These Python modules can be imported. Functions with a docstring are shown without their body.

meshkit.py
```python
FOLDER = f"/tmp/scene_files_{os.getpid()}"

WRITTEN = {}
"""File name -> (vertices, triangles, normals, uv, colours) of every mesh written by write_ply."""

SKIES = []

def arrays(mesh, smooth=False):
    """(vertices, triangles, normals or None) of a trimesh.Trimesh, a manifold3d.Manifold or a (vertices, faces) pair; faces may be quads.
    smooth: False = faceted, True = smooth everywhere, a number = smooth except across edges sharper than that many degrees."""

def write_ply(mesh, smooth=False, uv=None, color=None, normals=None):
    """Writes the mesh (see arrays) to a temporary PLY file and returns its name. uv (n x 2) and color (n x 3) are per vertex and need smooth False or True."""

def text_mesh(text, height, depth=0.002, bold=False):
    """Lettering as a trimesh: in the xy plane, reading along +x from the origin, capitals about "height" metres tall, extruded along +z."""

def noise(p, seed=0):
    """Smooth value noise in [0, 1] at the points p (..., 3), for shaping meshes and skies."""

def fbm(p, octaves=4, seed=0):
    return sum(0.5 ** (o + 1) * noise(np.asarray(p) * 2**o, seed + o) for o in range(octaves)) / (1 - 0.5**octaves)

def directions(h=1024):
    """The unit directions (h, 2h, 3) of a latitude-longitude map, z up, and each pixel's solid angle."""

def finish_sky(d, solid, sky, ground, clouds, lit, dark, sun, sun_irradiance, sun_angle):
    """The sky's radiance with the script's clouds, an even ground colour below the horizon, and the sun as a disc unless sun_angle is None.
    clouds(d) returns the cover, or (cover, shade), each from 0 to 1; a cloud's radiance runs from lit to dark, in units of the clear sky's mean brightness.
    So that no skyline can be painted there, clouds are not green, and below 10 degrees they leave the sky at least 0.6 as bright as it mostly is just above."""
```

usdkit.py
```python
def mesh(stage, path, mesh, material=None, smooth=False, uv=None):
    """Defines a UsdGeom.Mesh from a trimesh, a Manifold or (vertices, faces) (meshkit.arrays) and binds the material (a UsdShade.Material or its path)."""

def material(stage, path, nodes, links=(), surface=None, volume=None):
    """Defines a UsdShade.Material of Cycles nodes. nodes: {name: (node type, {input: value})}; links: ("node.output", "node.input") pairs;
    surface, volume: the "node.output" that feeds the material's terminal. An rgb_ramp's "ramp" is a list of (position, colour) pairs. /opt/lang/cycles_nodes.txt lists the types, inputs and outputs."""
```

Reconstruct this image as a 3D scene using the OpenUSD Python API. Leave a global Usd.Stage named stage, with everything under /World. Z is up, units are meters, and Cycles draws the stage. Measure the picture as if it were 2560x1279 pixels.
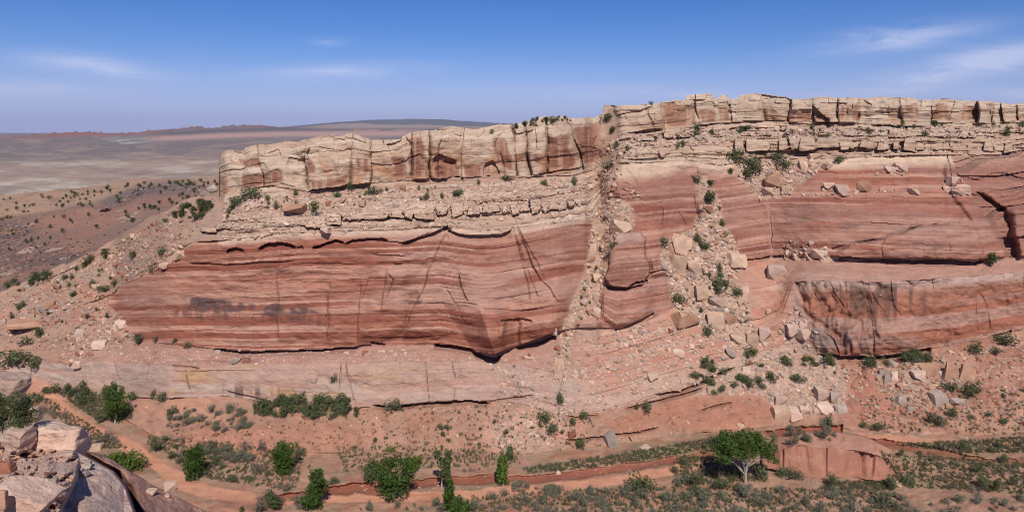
import math, random
import numpy as np, trimesh
from scipy import ndimage
from PIL import Image, ImageDraw
from pxr import Usd, UsdGeom, UsdLux, UsdShade, Sdf, Gf, Vt
import usdkit, meshkit

# ------------------------------------------------------------------ stage, camera, sky, sun
stage = Usd.Stage.CreateInMemory()
UsdGeom.SetStageUpAxis(stage, UsdGeom.Tokens.z)
UsdGeom.SetStageMetersPerUnit(stage, 1.0)
UsdGeom.Xform.Define(stage, '/World')
UsdGeom.Scope.Define(stage, '/World/Looks')
F, UC, VC, HZ, EYE = 1700.0, 1280.0, 639.5, 325.0, 56.0
cam = UsdGeom.Camera.Define(stage, '/World/camera')
cam.CreateHorizontalApertureAttr(36.0); cam.CreateVerticalApertureAttr(36.0 * 511 / 1024)
cam.CreateFocalLengthAttr(36.0 * F / 2560)
cam.CreateVerticalApertureOffsetAttr(-(VC - HZ) / F * 36.0 * F / 2560)
cam.CreateClippingRangeAttr(Gf.Vec2f(0.5, 200000))
cam.AddTranslateOp().Set((0, 0, EYE)); cam.AddRotateXOp().Set(90)
EXPOSURE = 0.0
cam.CreateExposureAttr(EXPOSURE)
SUN_EL, SUN_AZ = math.radians(46), math.radians(180 - 8)       # azimuth of the direction towards the sun, atan2(x, y)
sun = UsdLux.DistantLight.Define(stage, '/World/sun_light')
sun.CreateIntensityAttr(1.25); sun.CreateAngleAttr(0.5); sun.CreateColorAttr(Gf.Vec3f(1.0, 0.955, 0.9))
sun.GetPrim().CreateAttribute('inputs:normalize', Sdf.ValueTypeNames.Bool).Set(True)
sun.AddRotateZOp().Set(-math.degrees(SUN_AZ)); sun.AddRotateXOp().Set(-(90 - math.degrees(SUN_EL)))
dome = UsdLux.DomeLight.Define(stage, '/World/sky')
dome.GetPrim().SetCustomDataByKey('kind', 'structure')


def ell(nodes, links, name, u, v, su, sv, rot=0.0):
    """A soft patch of the sky around one direction (azimuth and elevation in the tangent plane facing north)."""
    nodes[name + 'm'] = ('mapping', {'mapping_type': 'texture', 'location': ((u - UC) / F, 0.0, (HZ - v) / F), 'rotation': (0, rot, 0), 'scale': (su / F, 50.0, sv / F)})
    nodes[name + 'g'] = ('gradient_texture', {'gradient_type': 'quadratic_sphere'})
    links += [('dirn.vector', name + 'm.vector'), (name + 'm.vector', name + 'g.vector')]
    return name + 'g.fac'


sn = {'sky': ('sky_texture', {'sky_type': 'single_scattering', 'sun_disc': False, 'sun_elevation': SUN_EL, 'sun_rotation': SUN_AZ, 'altitude': 1200.0, 'air_density': 1.0, 'aerosol_density': 0.1, 'ozone_density': 4.0}),
      'tc': ('texture_coordinate', {}), 'sep': ('separate_xyz', {}), 'ab': ('math', {'math_type': 'maximum', 'value2': 0.05}),
      'dirn': ('vector_math', {'math_type': 'divide'}), 'cmb': ('combine_xyz', {}),
      'mp': ('mapping', {'scale': (2.2, 1.0, 14.0), 'rotation': (0, 0.12, 0)}),
      'nz': ('noise_texture', {'scale': 2.0, 'detail': 11.0, 'roughness': 0.66, 'distortion': 1.1}),
      'rp': ('rgb_ramp', {'ramp': [(0.0, (0, 0, 0)), (0.3, (0, 0, 0)), (0.78, (0.75, 0.75, 0.75)), (1.0, (1, 1, 1))]}),
      'bg': ('background_shader', {'strength': 0.074})}
sl = [('tc.generated', 'sep.vector'), ('sep.y', 'ab.value1'), ('ab.value', 'cmb.x'), ('ab.value', 'cmb.y'), ('ab.value', 'cmb.z'),
      ('tc.generated', 'dirn.vector1'), ('cmb.vector', 'dirn.vector2'), ('dirn.vector', 'mp.vector'), ('mp.vector', 'nz.vector'), ('nz.fac', 'rp.fac')]
prev = None
for i, (u, v, su, sv, rot, w) in enumerate([(230, 165, 330, 50, 0.13, 1.2), (60, 225, 420, 40, 0.0, .9), (850, 180, 420, 45, -0.04, .8), (2250, 95, 420, 60, -0.12, 1.3), (2430, 165, 480, 70, -0.22, 1.9), (2560, 235, 420, 30, 0, 1.0), (1700, 235, 900, 40, 0, .5), (820, 105, 120, 25, 0, .5)]):
    s = ell(sn, sl, f'c{i}', u, v, su, sv, rot)
    sn[f'w{i}'] = ('math', {'math_type': 'multiply_add', 'value2': w, 'value3': 0.0})
    sl.append((s, f'w{i}.value1'))
    if prev:
        sl.append((prev, f'w{i}.value3'))
    prev = f'w{i}.value'
sn['lf'] = ('map_range', {'range_type': 'smoothstep', 'from_min': -0.02, 'from_max': 0.13, 'to_min': 0.8, 'to_max': 0.0}); sn['lo'] = ('mix', {'color2': (5.2, 5.9, 10.6)}); sn['ti'] = ('mix', {'mix_type': 'multiply', 'fac': 1.0, 'color2': (0.99, 0.91, 1.25)}); sn['hs'] = ('hsv', {'saturation': 1.3, 'value': 1.0}); sn['cm'] = ('math', {'math_type': 'multiply'}); sn['cl'] = ('math', {'math_type': 'minimum', 'value2': 0.42})
sn['mx'] = ('mix', {'color2': (11.5, 11.4, 13.6)})
sl += [(prev, 'cm.value1'), ('rp.color', 'cm.value2'), ('cm.value', 'cl.value1'), ('cl.value', 'mx.fac'), ('sky.color', 'hs.color'), ('hs.color', 'ti.color1'), ('ti.color', 'lo.color1'), ('sep.z', 'lf.value'), ('lf.result', 'lo.fac'), ('lo.color', 'mx.color1'), ('mx.color', 'bg.color')]
skym = usdkit.material(stage, '/World/Looks/sky_material', sn, sl, surface='bg.background')
UsdShade.MaterialBindingAPI.Apply(dome.GetPrim()).Bind(skym)

# ------------------------------------------------------------------ helpers
RNG = np.random.default_rng(7)
K, SAT = 0.715, 0.95
HAZE = 1.1e-5


def lin(c):
    c = np.asarray(c, float) / 255.0
    return np.where(c < 0.04045, c / 12.92, ((c + 0.055) / 1.055) ** 2.4)


def C(r, g, b):
    return lin((r, g, b)) * K


def set_data(prim, label=None, category=None, group=None, kind=None):
    for k, v in (('label', label), ('category', category), ('group', group), ('kind', kind)):
        if v:
            prim.SetCustomDataByKey(k, v)
    return prim


used = {}


def path_for(name, parent='/World'):
    k = (str(parent), name)
    n = used.get(k, 0); used[k] = n + 1
    return f'{parent}/{name}' + (f'_{n:03d}' if n else '')


def add_mesh(name, v, f, mat, parent='/World', smooth=False, colors=None, **data):
    p = path_for(name, parent)
    m = usdkit.mesh(stage, p, (np.asarray(v), np.asarray(f)), mat, smooth=smooth)
    if colors is not None:
        UsdGeom.PrimvarsAPI(m).CreatePrimvar('rock_color', Sdf.ValueTypeNames.Color3fArray, 'vertex').Set(Vt.Vec3fArray.FromNumpy(np.asarray(colors, np.float32)))
    set_data(m.GetPrim(), **data)
    return p


def add_xform(name, parent='/World', loc=None, rotz=None, scale=None, **data):
    p = path_for(name, parent)
    x = UsdGeom.Xform.Define(stage, p)
    if loc is not None:
        x.AddTranslateOp().Set(tuple(map(float, loc)))
    if rotz is not None:
        x.AddRotateZOp().Set(float(rotz))
    if scale is not None:
        x.AddScaleOp().Set(tuple(map(float, np.broadcast_to(scale, 3))))
    set_data(x.GetPrim(), **data)
    return p


# ------------------------------------------------------------------ materials
def terrain_material(name, bump=0.5, rough=0.92, fine=2.2, contrast=0.22, stretch=1.0):
    n = {'a': ('attribute', {'attribute': 'rock_color'}), 'g': ('geometry', {}), 'mp': ('mapping', {'scale': (1, 1, stretch)}),
         'n1': ('noise_texture', {'scale': fine, 'detail': 8.0, 'roughness': 0.65}), 'n2': ('noise_texture', {'scale': 0.35, 'detail': 6.0, 'roughness': 0.6}),
         'r1': ('map_range', {'from_min': 0.25, 'from_max': 0.75, 'to_min': 1 - contrast, 'to_max': 1 + contrast}),
         'r2': ('map_range', {'from_min': 0.25, 'from_max': 0.75, 'to_min': 1 - contrast * .8, 'to_max': 1 + contrast * .8}),
         'm': ('math', {'math_type': 'multiply'}), 'vm': ('vector_math', {'math_type': 'scale'}),
         'b': ('bump', {'strength': bump, 'distance': 0.35}), 'p': ('principled_bsdf', {'roughness': rough, 'specular_ior_level': 0.15})}
    l = [('g.position', 'mp.vector'), ('mp.vector', 'n1.vector'), ('mp.vector', 'n2.vector'), ('n1.fac', 'r1.value'), ('n2.fac', 'r2.value'), ('r1.result', 'm.value1'), ('r2.result', 'm.value2'),
         ('a.color', 'vm.vector1'), ('m.value', 'vm.scale'), ('vm.vector', 'p.base_color'), ('n1.fac', 'b.height'), ('b.normal', 'p.normal')]
    return usdkit.material(stage, f'/World/Looks/{name}', n, l, surface='p.BSDF')


M_ROCK = terrain_material('sandstone', 0.55, stretch=3.0)
M_SOIL = terrain_material('red_soil', 0.5, fine=3.0, contrast=0.16)
M_FAR = terrain_material('far_ground', 0.0, fine=0.02, contrast=0.1)


def stone_material(name, c1, c2, scale=1.2, bump=0.5):
    n = {'o': ('object_info', {}), 't': ('texture_coordinate', {}), 'n1': ('noise_texture', {'scale': scale, 'detail': 8.0, 'roughness': 0.65}), 'n2': ('noise_texture', {'scale': scale * .3, 'detail': 4.0}),
         'r': ('rgb_ramp', {'ramp': [(0.3, c1), (0.7, c2)]}), 'rr': ('map_range', {'to_min': 0.74, 'to_max': 1.15}), 'r3': ('map_range', {'from_min': .25, 'from_max': .75, 'to_min': 0.78, 'to_max': 1.2}),
         'm': ('math', {'math_type': 'multiply'}), 'v': ('vector_math', {'math_type': 'scale'}), 'b': ('bump', {'strength': bump, 'distance': 0.15}),
         'p': ('principled_bsdf', {'roughness': 0.92, 'specular_ior_level': 0.15})}
    l = [('t.object', 'n1.vector'), ('t.object', 'n2.vector'), ('n2.fac', 'r.fac'), ('o.random', 'rr.value'), ('n1.fac', 'r3.value'), ('rr.result', 'm.value1'), ('r3.result', 'm.value2'), ('r.color', 'v.vector1'), ('m.value', 'v.scale'), ('v.vector', 'p.base_color'),
         ('n1.fac', 'b.height'), ('b.normal', 'p.normal')]
    return usdkit.material(stage, f'/World/Looks/{name}', n, l, surface='p.BSDF')


M_STONE = {'tan': stone_material('tan_stone', C(228, 190, 160), C(206, 172, 146)), 'pale': stone_material('pale_stone', C(234, 204, 182), C(214, 178, 156)),
           'brown': stone_material('brown_stone', C(204, 160, 130), C(176, 134, 108)), 'near': stone_material('near_stone', C(240, 206, 182), C(208, 168, 146), 4.0, .9), 'red': stone_material('red_stone', C(178, 118, 94), C(160, 104, 82)),
           'grey': stone_material('grey_stone', C(200, 178, 160), C(170, 150, 136)), 'basalt': stone_material('dark_purple_stone', C(135, 110, 100), C(110, 90, 84))}


def leaf_material(name, c1, c2, transl=0.25):
    n = {'o': ('object_info', {}), 'g': ('geometry', {}), 'r': ('rgb_ramp', {'ramp': [(0.0, c1), (1.0, c2)]}), 'r2': ('map_range', {'to_min': 0.6, 'to_max': 1.45}), 'v': ('vector_math', {'math_type': 'scale'}),
         'd': ('principled_bsdf', {'roughness': 0.7, 'specular_ior_level': 0.2}), 't': ('translucent_bsdf', {}), 'x': ('mix_closure', {'fac': transl})}
    l = [('o.random', 'r.fac'), ('g.random_per_island', 'r2.value'), ('r.color', 'v.vector1'), ('r2.result', 'v.scale'), ('v.vector', 'd.base_color'), ('v.vector', 't.color'), ('d.BSDF', 'x.closure1'), ('t.BSDF', 'x.closure2')]
    return usdkit.material(stage, f'/World/Looks/{name}', n, l, surface='x.closure')


M_COTTON = leaf_material('cottonwood_leaf', (0.10, 0.175, 0.03), (0.14, 0.225, 0.045), 0.4)
M_SAGE = leaf_material('sage_leaf', (0.235, 0.23, 0.145), (0.31, 0.295, 0.20), 0.2)
M_GREEN = leaf_material('green_shrub_leaf', (0.15, 0.19, 0.07), (0.235, 0.255, 0.125), 0.35)
M_JUNI = leaf_material('juniper_leaf', (0.09, 0.12, 0.042), (0.15, 0.175, 0.065), 0.25)
M_DRY = leaf_material('dry_brush_leaf', (0.20, 0.175, 0.13), (0.26, 0.22, 0.16), 0.2)
M_GRASS = leaf_material('grass_blade', (0.20, 0.20, 0.085), (0.28, 0.25, 0.12), 0.3)
M_YELLOW = leaf_material('bright_leaf', (0.17, 0.26, 0.035), (0.22, 0.29, 0.06), 0.4)
M_BARK = usdkit.material(stage, '/World/Looks/bark', {'n': ('noise_texture', {'scale': 6.0, 'detail': 5.0}), 'r': ('rgb_ramp', {'ramp': [(0.3, (0.2, 0.16, 0.12)), (0.7, (0.42, 0.36, 0.29))]}), 'p': ('principled_bsdf', {'roughness': 0.9})}, [('n.fac', 'r.fac'), ('r.color', 'p.base_color')], surface='p.BSDF')

# ------------------------------------------------------------------ canyon terrain: fields laid out along the wall
U0, V0, ST, W, H = -200.0, 200.0, 2.0, 1490, 622
us = U0 + ST * np.arange(W); vs = V0 + ST * np.arange(H)
UU, VV = np.meshgrid(us, vs)


def L(*kn):
    a = np.array(kn, float).reshape(-1, 2)
    return np.interp(us, a[:, 0], a[:, 1])


def wts(n, step, m):
    """Rows of cubic B-spline weights: n samples, one knot per "step" samples, m knots."""
    x = np.arange(n) / step; i = np.floor(x).astype(int); t = x - i
    w = np.zeros((n, m), np.float32)
    for k, q in enumerate(((1 - t) ** 3 / 6, (3 * t ** 3 - 6 * t ** 2 + 4) / 6, (-3 * t ** 3 + 3 * t ** 2 + 3 * t + 1) / 6, t ** 3 / 6)):
        w[np.arange(n), np.minimum(i + k, m - 1)] += q
    return w


def rn(su, sv, seed, oct=1):
    """Smooth noise over the wall, about -1..1; su, sv its grain."""
    out, amp, tot = 0, 1.0, 0
    for o in range(oct):
        a, b = max(su / 2 ** o / ST, 1.0), max(sv / 2 ** o / ST, 1.0)
        g = np.random.default_rng(seed * 31 + o).uniform(-1, 1, (int(H / b) + 5, int(W / a) + 5)).astype(np.float32)
        z = wts(H, b, g.shape[0]) @ g @ wts(W, a, g.shape[1]).T * 1.75
        out = out + amp * z; tot += amp * amp; amp *= 0.55
    return out / math.sqrt(tot)


WX, WY = rn(26, 20, 701, 3) * 2.6, rn(26, 20, 702, 3) * 2.0


def poly(pts, blur=0.0):
    im = Image.new('L', (W, H), 0)
    ImageDraw.Draw(im).polygon([((x - U0) / ST, (y - V0) / ST) for x, y in pts], fill=255)
    m = np.asarray(im, np.float32) / 255
    ys, xs = np.nonzero(m)
    if len(ys):
        y0, y1, x0, x1 = max(ys.min() - 6, 0), min(ys.max() + 7, H), max(xs.min() - 6, 0), min(xs.max() + 7, W)
        yy, xx = np.mgrid[y0:y1, x0:x1].astype(np.float32)
        m2 = np.zeros_like(m); m2[y0:y1, x0:x1] = ndimage.map_coordinates(m, [yy + WY[y0:y1, x0:x1], xx + WX[y0:y1, x0:x1]], order=1, mode='nearest'); m = m2
    return ndimage.gaussian_filter(m, blur / ST) if blur else m


def line(pts, width, blur=1.0):
    im = Image.new('L', (W * 2, H * 2), 0)
    ImageDraw.Draw(im).line([((x - U0) / ST * 2, (y - V0) / ST * 2) for x, y in pts], fill=255, width=max(1, int(round(width / ST * 2))), joint='curve')
    m = np.asarray(im, float).reshape(H, 2, W, 2).mean((1, 3)) / 255
    return ndimage.gaussian_filter(m, blur / ST) if blur else m


def sm(x, a, b):
    t = np.clip((x - a) / (b - a), 0, 1)
    return t * t * (3 - 2 * t)


# lines along the canyon (u, v pairs), from the floor upwards
lA = L(-200,1010, 0,985, 100,985, 200,1010, 300,1040, 420,1110, 600,1130, 900,1130, 1100,1122, 1300,1135, 1500,1115, 1700,1085, 1850,1072, 2000,1058, 2150,1075, 2300,1085, 2560,1088, 2800,1090)
lB = L(-200,965, 0,930, 100,950, 200,985, 300,990, 400,995, 500,992, 560,988, 700,1008, 820,1018, 900,1018, 1000,1012, 1100,1003, 1230,1000, 1300,1008, 1400,1035, 1500,1030, 1600,1003, 1700,968, 1800,930, 1900,902, 2000,887, 2100,887, 2200,884, 2300,874, 2400,860, 2500,835, 2560,822, 2800,760)
lC = L(-200,900, 0,890, 100,885, 200,902, 300,905, 470,918, 700,908, 900,908, 1000,905, 1200,903, 1250,905, 1400,935, 1500,920, 1650,880, 1800,850, 1900,835, 1955,800, 1985,705, 2060,700, 2200,705, 2300,700, 2400,693, 2560,680, 2800,665)
lD = L(-200,880, 100,875, 280,860, 330,850, 400,857, 530,870, 640,877, 760,870, 900,865, 1100,860, 1190,878, 1235,884, 1300,862, 1390,828, 1450,818, 1530,820, 1620,795, 1700,760, 1780,690, 1850,650, 1930,640, 2060,640, 2200,644, 2440,650, 2530,640, 2560,638, 2800,630)
lE = L(-200,870, 100,800, 280,735, 300,715, 400,650, 480,605, 560,600, 700,585, 800,580, 1000,575, 1100,568, 1200,578, 1300,570, 1400,555, 1480,540, 1500,505, 1540,412, 1700,402, 1800,415, 1900,398, 2000,396, 2100,398, 2300,386, 2500,386, 2560,375, 2800,360)
lF = L(-200,800, 0,745, 100,705, 200,662, 300,607, 400,548, 480,508, 540,495, 549,492, 570,480, 640,466, 700,458, 780,474, 870,464, 930,455, 1000,450, 1100,444, 1200,440, 1300,440, 1400,434, 1505,418, 1520,345, 1560,332, 1700,320, 1850,300, 2000,305, 2100,306, 2300,312, 2500,306, 2560,300, 2800,296)
lG = L(-200,790, 0,730, 100,690, 200,645, 300,590, 400,530, 480,490, 546,478, 549,385, 565,378, 585,372, 600,376, 650,360, 700,355, 760,352, 775,349, 800,343, 880,340, 900,345, 930,352, 1000,346, 1035,331, 1045,328, 1100,322, 1130,318, 1200,318, 1280,312, 1300,309, 1320,303, 1360,293, 1400,289, 1440,298, 1485,292, 1505,284, 1510,265, 1560,262, 1600,263, 1640,259, 1655,248, 1700,249, 1713,249, 1716,238, 1780,237, 1786,247, 1795,247, 1798,238, 1818,238, 1822,248, 1845,247, 1850,239, 1900,236, 1968,240, 1975,246, 2030,245, 2100,244, 2180,243, 2200,239, 2250,241, 2265,246, 2350,247, 2450,252, 2560,260, 2800,275)
jag = rn(16, 1e5, 401)[0] * 1.8 + rn(46, 1e5, 402)[0] * 2.6 + np.repeat(np.random.default_rng(9).uniform(-2.6, 2.6, W // 14 + 1), 14)[:W]
lG = lG + np.where(us > 552, jag, jag * 1.5) * sm(np.abs(us - 550), 2, 10)
LN = [lA, lB, lC, lD, lE, lF, lG]
for i in range(1, 7):
    LN[i] = np.minimum(LN[i], LN[i - 1] - 0.5)
lA, lB, lC, lD, lE, lF, lG = LN
S = np.full((H, W), -1.0)
for i in range(6):
    t = (LN[i] - VV) / (LN[i] - LN[i + 1])
    S = np.where(VV <= LN[i], i + np.clip(t, 0, 1), S)
S = np.where(VV > lA, (lA - VV) / 100.0, S)
zone = np.floor(np.clip(S, -1, 5.999)).astype(int)
lD2 = np.interp(us, [-200, 300, 530, 640, 760, 900, 1100, 1190, 1235, 1300, 1400, 1505, 1512, 1620, 1850, 1930, 2060, 2440, 2800], [880, 876, 872, 877, 870, 865, 860, 878, 884, 866, 852, 845, 700, 690, 655, 640, 640, 650, 630])
lE2 = np.where(us < 560, 600 + (560 - us) * .014, np.where((us > 1400) & (us < 1506), np.maximum(lE, 548), lE))
SB = np.where(zone == 3, 3 + (lD2 - VV) / (lD2 - lE2), S)

# slope of each band (degrees)
slo = [L(-200,30, 200,25, 300,14, 420,26, 1000,30, 1600,30, 2000,33, 2560,30),
       L(-200,35, 60,40, 120,55, 250,66, 1000,66, 1350,52, 1500,45, 1900,45, 1965,60, 2010,82, 2560,80),
       L(-200,33, 200,30, 400,24, 1250,26, 1500,40, 1900,44, 2000,26, 2560,28),
       L(-200,33, 285,34, 330,68, 400,75, 1100,74, 1390,72, 1520,66, 1900,60, 2560,62),
       L(-200,33, 300,34, 560,36, 1400,38, 1500,44, 1560,46, 2560,44)]
theta = np.zeros((H, W))
for i in range(5):
    theta = np.where(zone == i, slo[i], theta)
left_cap = us < 1512
fr = np.clip(S - 5, 0, 1)
capm = np.where(left_cap, np.where(fr < 0.45, 87, np.where(fr < .8, 66, 48)), np.where(fr < 0.62, 84, np.where(fr < .85, 60, 42)))
theta = np.where(zone == 5, np.where(us < 549, 34, capm), theta)
gully1 = poly([(1495,520),(1530,480),(1580,520),(1585,570),(1545,600),(1522,640),(1512,700),(1502,740),(1497,790),(1440,800),(1430,870),(1420,940),(1385,960),(1383,900),(1400,840),(1420,780),(1455,700),(1470,620),(1478,560)])
gully2 = poly([(1738,440),(1765,430),(1790,480),(1812,560),(1835,600),(1850,650),(1842,700),(1872,760),(1892,850),(1850,875),(1780,835),(1690,790),(1672,700),(1650,640),(1660,600),(1735,570),(1755,520)])
upper_bush = poly([(1825,384),(1900,392),(2000,396),(2090,402),(2040,432),(1990,470),(1960,492),(1900,502),(1878,470),(1838,440)])
lens = poly([(2075,640),(2130,612),(2200,600),(2240,585),(2300,565),(2400,558),(2435,562),(2452,620),(2458,648),(2420,652),(2360,645),(2280,650),(2200,645),(2120,644)])
pillar = poly([(1545,588),(1600,580),(1612,600),(1616,690),(1600,712),(1570,716),(1530,716),(1517,700),(1522,650),(1532,600)])
theta = np.where(gully1 > .5, 44, theta); theta = np.where(gully2 > .5, 50, theta)
theta = ndimage.gaussian_filter(theta, (2, 4))
Rr = (HZ - VV) / F
D0 = EYE / ((1436 - HZ) / F)
th = np.radians(theta[::-1]); r = Rr[::-1]
dr = np.diff(r, axis=0, prepend=((HZ - 1436) / F) * np.ones((1, W)))
lg = np.log1p(np.clip(dr * np.cos(th) / np.maximum(np.sin(th) - r * np.cos(th), 0.03), 0, 0.2))
D = D0 * np.exp(np.cumsum(lg, axis=0))[::-1]
# take out sudden column-to-column jumps where the gullies meet the upper wall
iu = np.arange(W)
for ln, w0, lo in ((lD, 46, lB), (lE, 70, lD)):
    iv = np.clip(((ln - V0) / ST).astype(int), 0, H - 1)
    ld = np.log(D[iv, iu])
    a = ndimage.gaussian_filter1d(ld, w0 / ST)
    brk = us < 1495
    al, ar = ld.copy(), ld.copy()
    al[~brk] = ld[brk][-30:].mean(); ar[brk] = ld[~brk][25:60].mean()
    a = np.where(brk, ndimage.gaussian_filter1d(al, 40 / ST), ndimage.gaussian_filter1d(ar, w0 / ST))
    wgt = sm((lo - VV) / np.maximum(lo - ln, 1), 0, 1)
    D = D * np.exp(wgt * (a - ld) * sm(us, 330, 640) * np.where(np.abs(us - 1510) < 45, .35, 1))
LD = ndimage.gaussian_filter(np.log(D), (0.5, 1.5)); D = np.exp(LD)

off = np.zeros((H, W)); col = np.zeros((H, W, 3)); seg = np.zeros((H, W), int)
SEG = {'ground': 0, 'dirt_path': 1, 'stream_bed': 2, 'lower_cliff': 3, 'canyon_wall': 5, 'talus_slope': 6, 'rim_ledges': 7, 'caprock': 8, 'earth_bluff': 9, 'upper_caprock': 10}


def bed(freq, su, seed, warp=0.0, n=400):
    r = np.random.default_rng(seed)
    T = r.uniform(-1, 1, (n, int(W * ST / su) + 4))
    x = (SB + 2) * freq + warp
    i = np.clip(np.floor(x).astype(int), 0, n - 1)
    uf = (UU - U0) / su; j = np.floor(uf).astype(int); t = uf - j; t = t * t * (3 - 2 * t)
    return T[i, j] * (1 - t) + T[i, j + 1] * t


def cells(freq, su, seed, warp=0.0, n=300):
    """Blocks: one random value for each bed and each stretch of about su along it."""
    r = np.random.default_rng(seed); m = int(W * ST / su * 1.6) + 6
    T = r.uniform(-1, 1, (n, m)); sh = r.uniform(0, 1, n); wd = r.uniform(.7, 1.5, n)
    i = np.clip(np.floor((S + 2) * freq + warp).astype(int), 0, n - 1)
    j = np.clip(np.floor((UU - U0 + rn(30, 20, seed + 5) * su * .25) / su * wd[i] + sh[i]).astype(int), 0, m - 1)
    return T[i, j]


def paint(mask, c, a=1.0):
    m = np.clip(mask * a, 0, 1)[..., None]
    col[:] = col * (1 - m) + np.asarray(c) * m


def overhang(pts, depth, fall, taper=18):
    a = np.array(pts, float)
    vl = np.interp(us, a[:, 0], a[:, 1]) + rn(22, 1e5, int(a[0, 0]) + 3)[0] * 1.5
    tp = sm(us, a[0, 0] - 1, a[0, 0] + taper) * (1 - sm(us, a[-1, 0] - taper, a[-1, 0] + 1))
    dv = VV - vl
    off[:] += np.where((dv > 0) & (dv < fall), .72 * depth * (1 - np.clip(dv / fall, 0, 1)) ** 0.8, 0) * tp


CRK = rn(26, 26, 900, 2)


def crack(pts, width, depth, lip=0.0):
    r = np.random.default_rng(int(pts[0][0] * 3 + pts[0][1]))
    q = [pts[0]]
    for (x0, y0), (x1, y1) in zip(pts[:-1], pts[1:]):
        n = max(2, int(math.hypot(x1 - x0, y1 - y0) / 9))
        q += [(x0 + (x1 - x0) * k / n + r.uniform(-1.3, 1.3), y0 + (y1 - y0) * k / n + r.uniform(-1, 1)) for k in range(1, n + 1)]
    h = len(q) // 3
    m = line(q, width * .6, 0.7) * .5 + (line(q[h // 2:-max(h // 2, 1)], width * .8, 0.7) * .5 if len(q) > 5 else 0)
    off[:] += depth * .52 * m * sm(CRK, -.9, .5)


big = rn(180, 90, 11, 3); mid = rn(50, 26, 12, 3); fin = rn(12, 7, 13, 2)
warp = rn(420, 1e5, 14) * .6 + rn(90, 40, 15, 2) * .18
# --- floor and banks
ground = zone <= 0
paint(np.ones((H, W)), C(184, 140, 112))
paint(sm(rn(90, 22, 21, 3), -.1, .9), C(188, 150, 122), .8)
paint(sm(rn(60, 14, 22, 3), .0, .8), C(150, 130, 104), .75); paint(sm(rn(16, 5, 221, 2), .0, .9) * (S <= 0), C(142, 122, 94), .65); paint(sm(rn(9, 4, 223, 2), .3, 1) * (zone <= 0), C(206, 160, 132), .5); paint(sm(rn(30, 10, 224, 3), .1, .8) * (S <= 0), C(178, 116, 88), .6)
paint(sm(S, 0.0, .15) * (S < 1.05), C(184, 138, 112), .85); paint((zone == 0) * sm(rn(26, 30, 222, 3), .1, .9), C(172, 118, 94), .6)
paint(sm(rn(40, 40, 23, 3), .2, .9) * (zone == 0), C(202, 146, 116), .7)
paint(sm(bed(26, 300, 24), .75, .9) * (zone == 0) * sm(UU, 1500, 1650), C(212, 170, 150), .6)
off += np.where(ground, big * .5 + mid * .3 + fin * .12 + rn(24, 12, 261, 2) * .22, 0)
gul = 1 - np.abs(rn(38, 260, 25, 2))
off += np.where(zone == 0, sm(gul, .5, 1.0) * .45 * sm(rn(120, 60, 26), -.4, .8) + rn(30, 26, 27, 3) * .45 + np.maximum(rn(16, 10, 28, 2), 0) * .25, 0); paint((zone == 0) * sm(UU, 2080, 2180) * sm(rn(50, 24, 29, 3), -.6, .5), C(166, 112, 90), .7)
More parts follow.
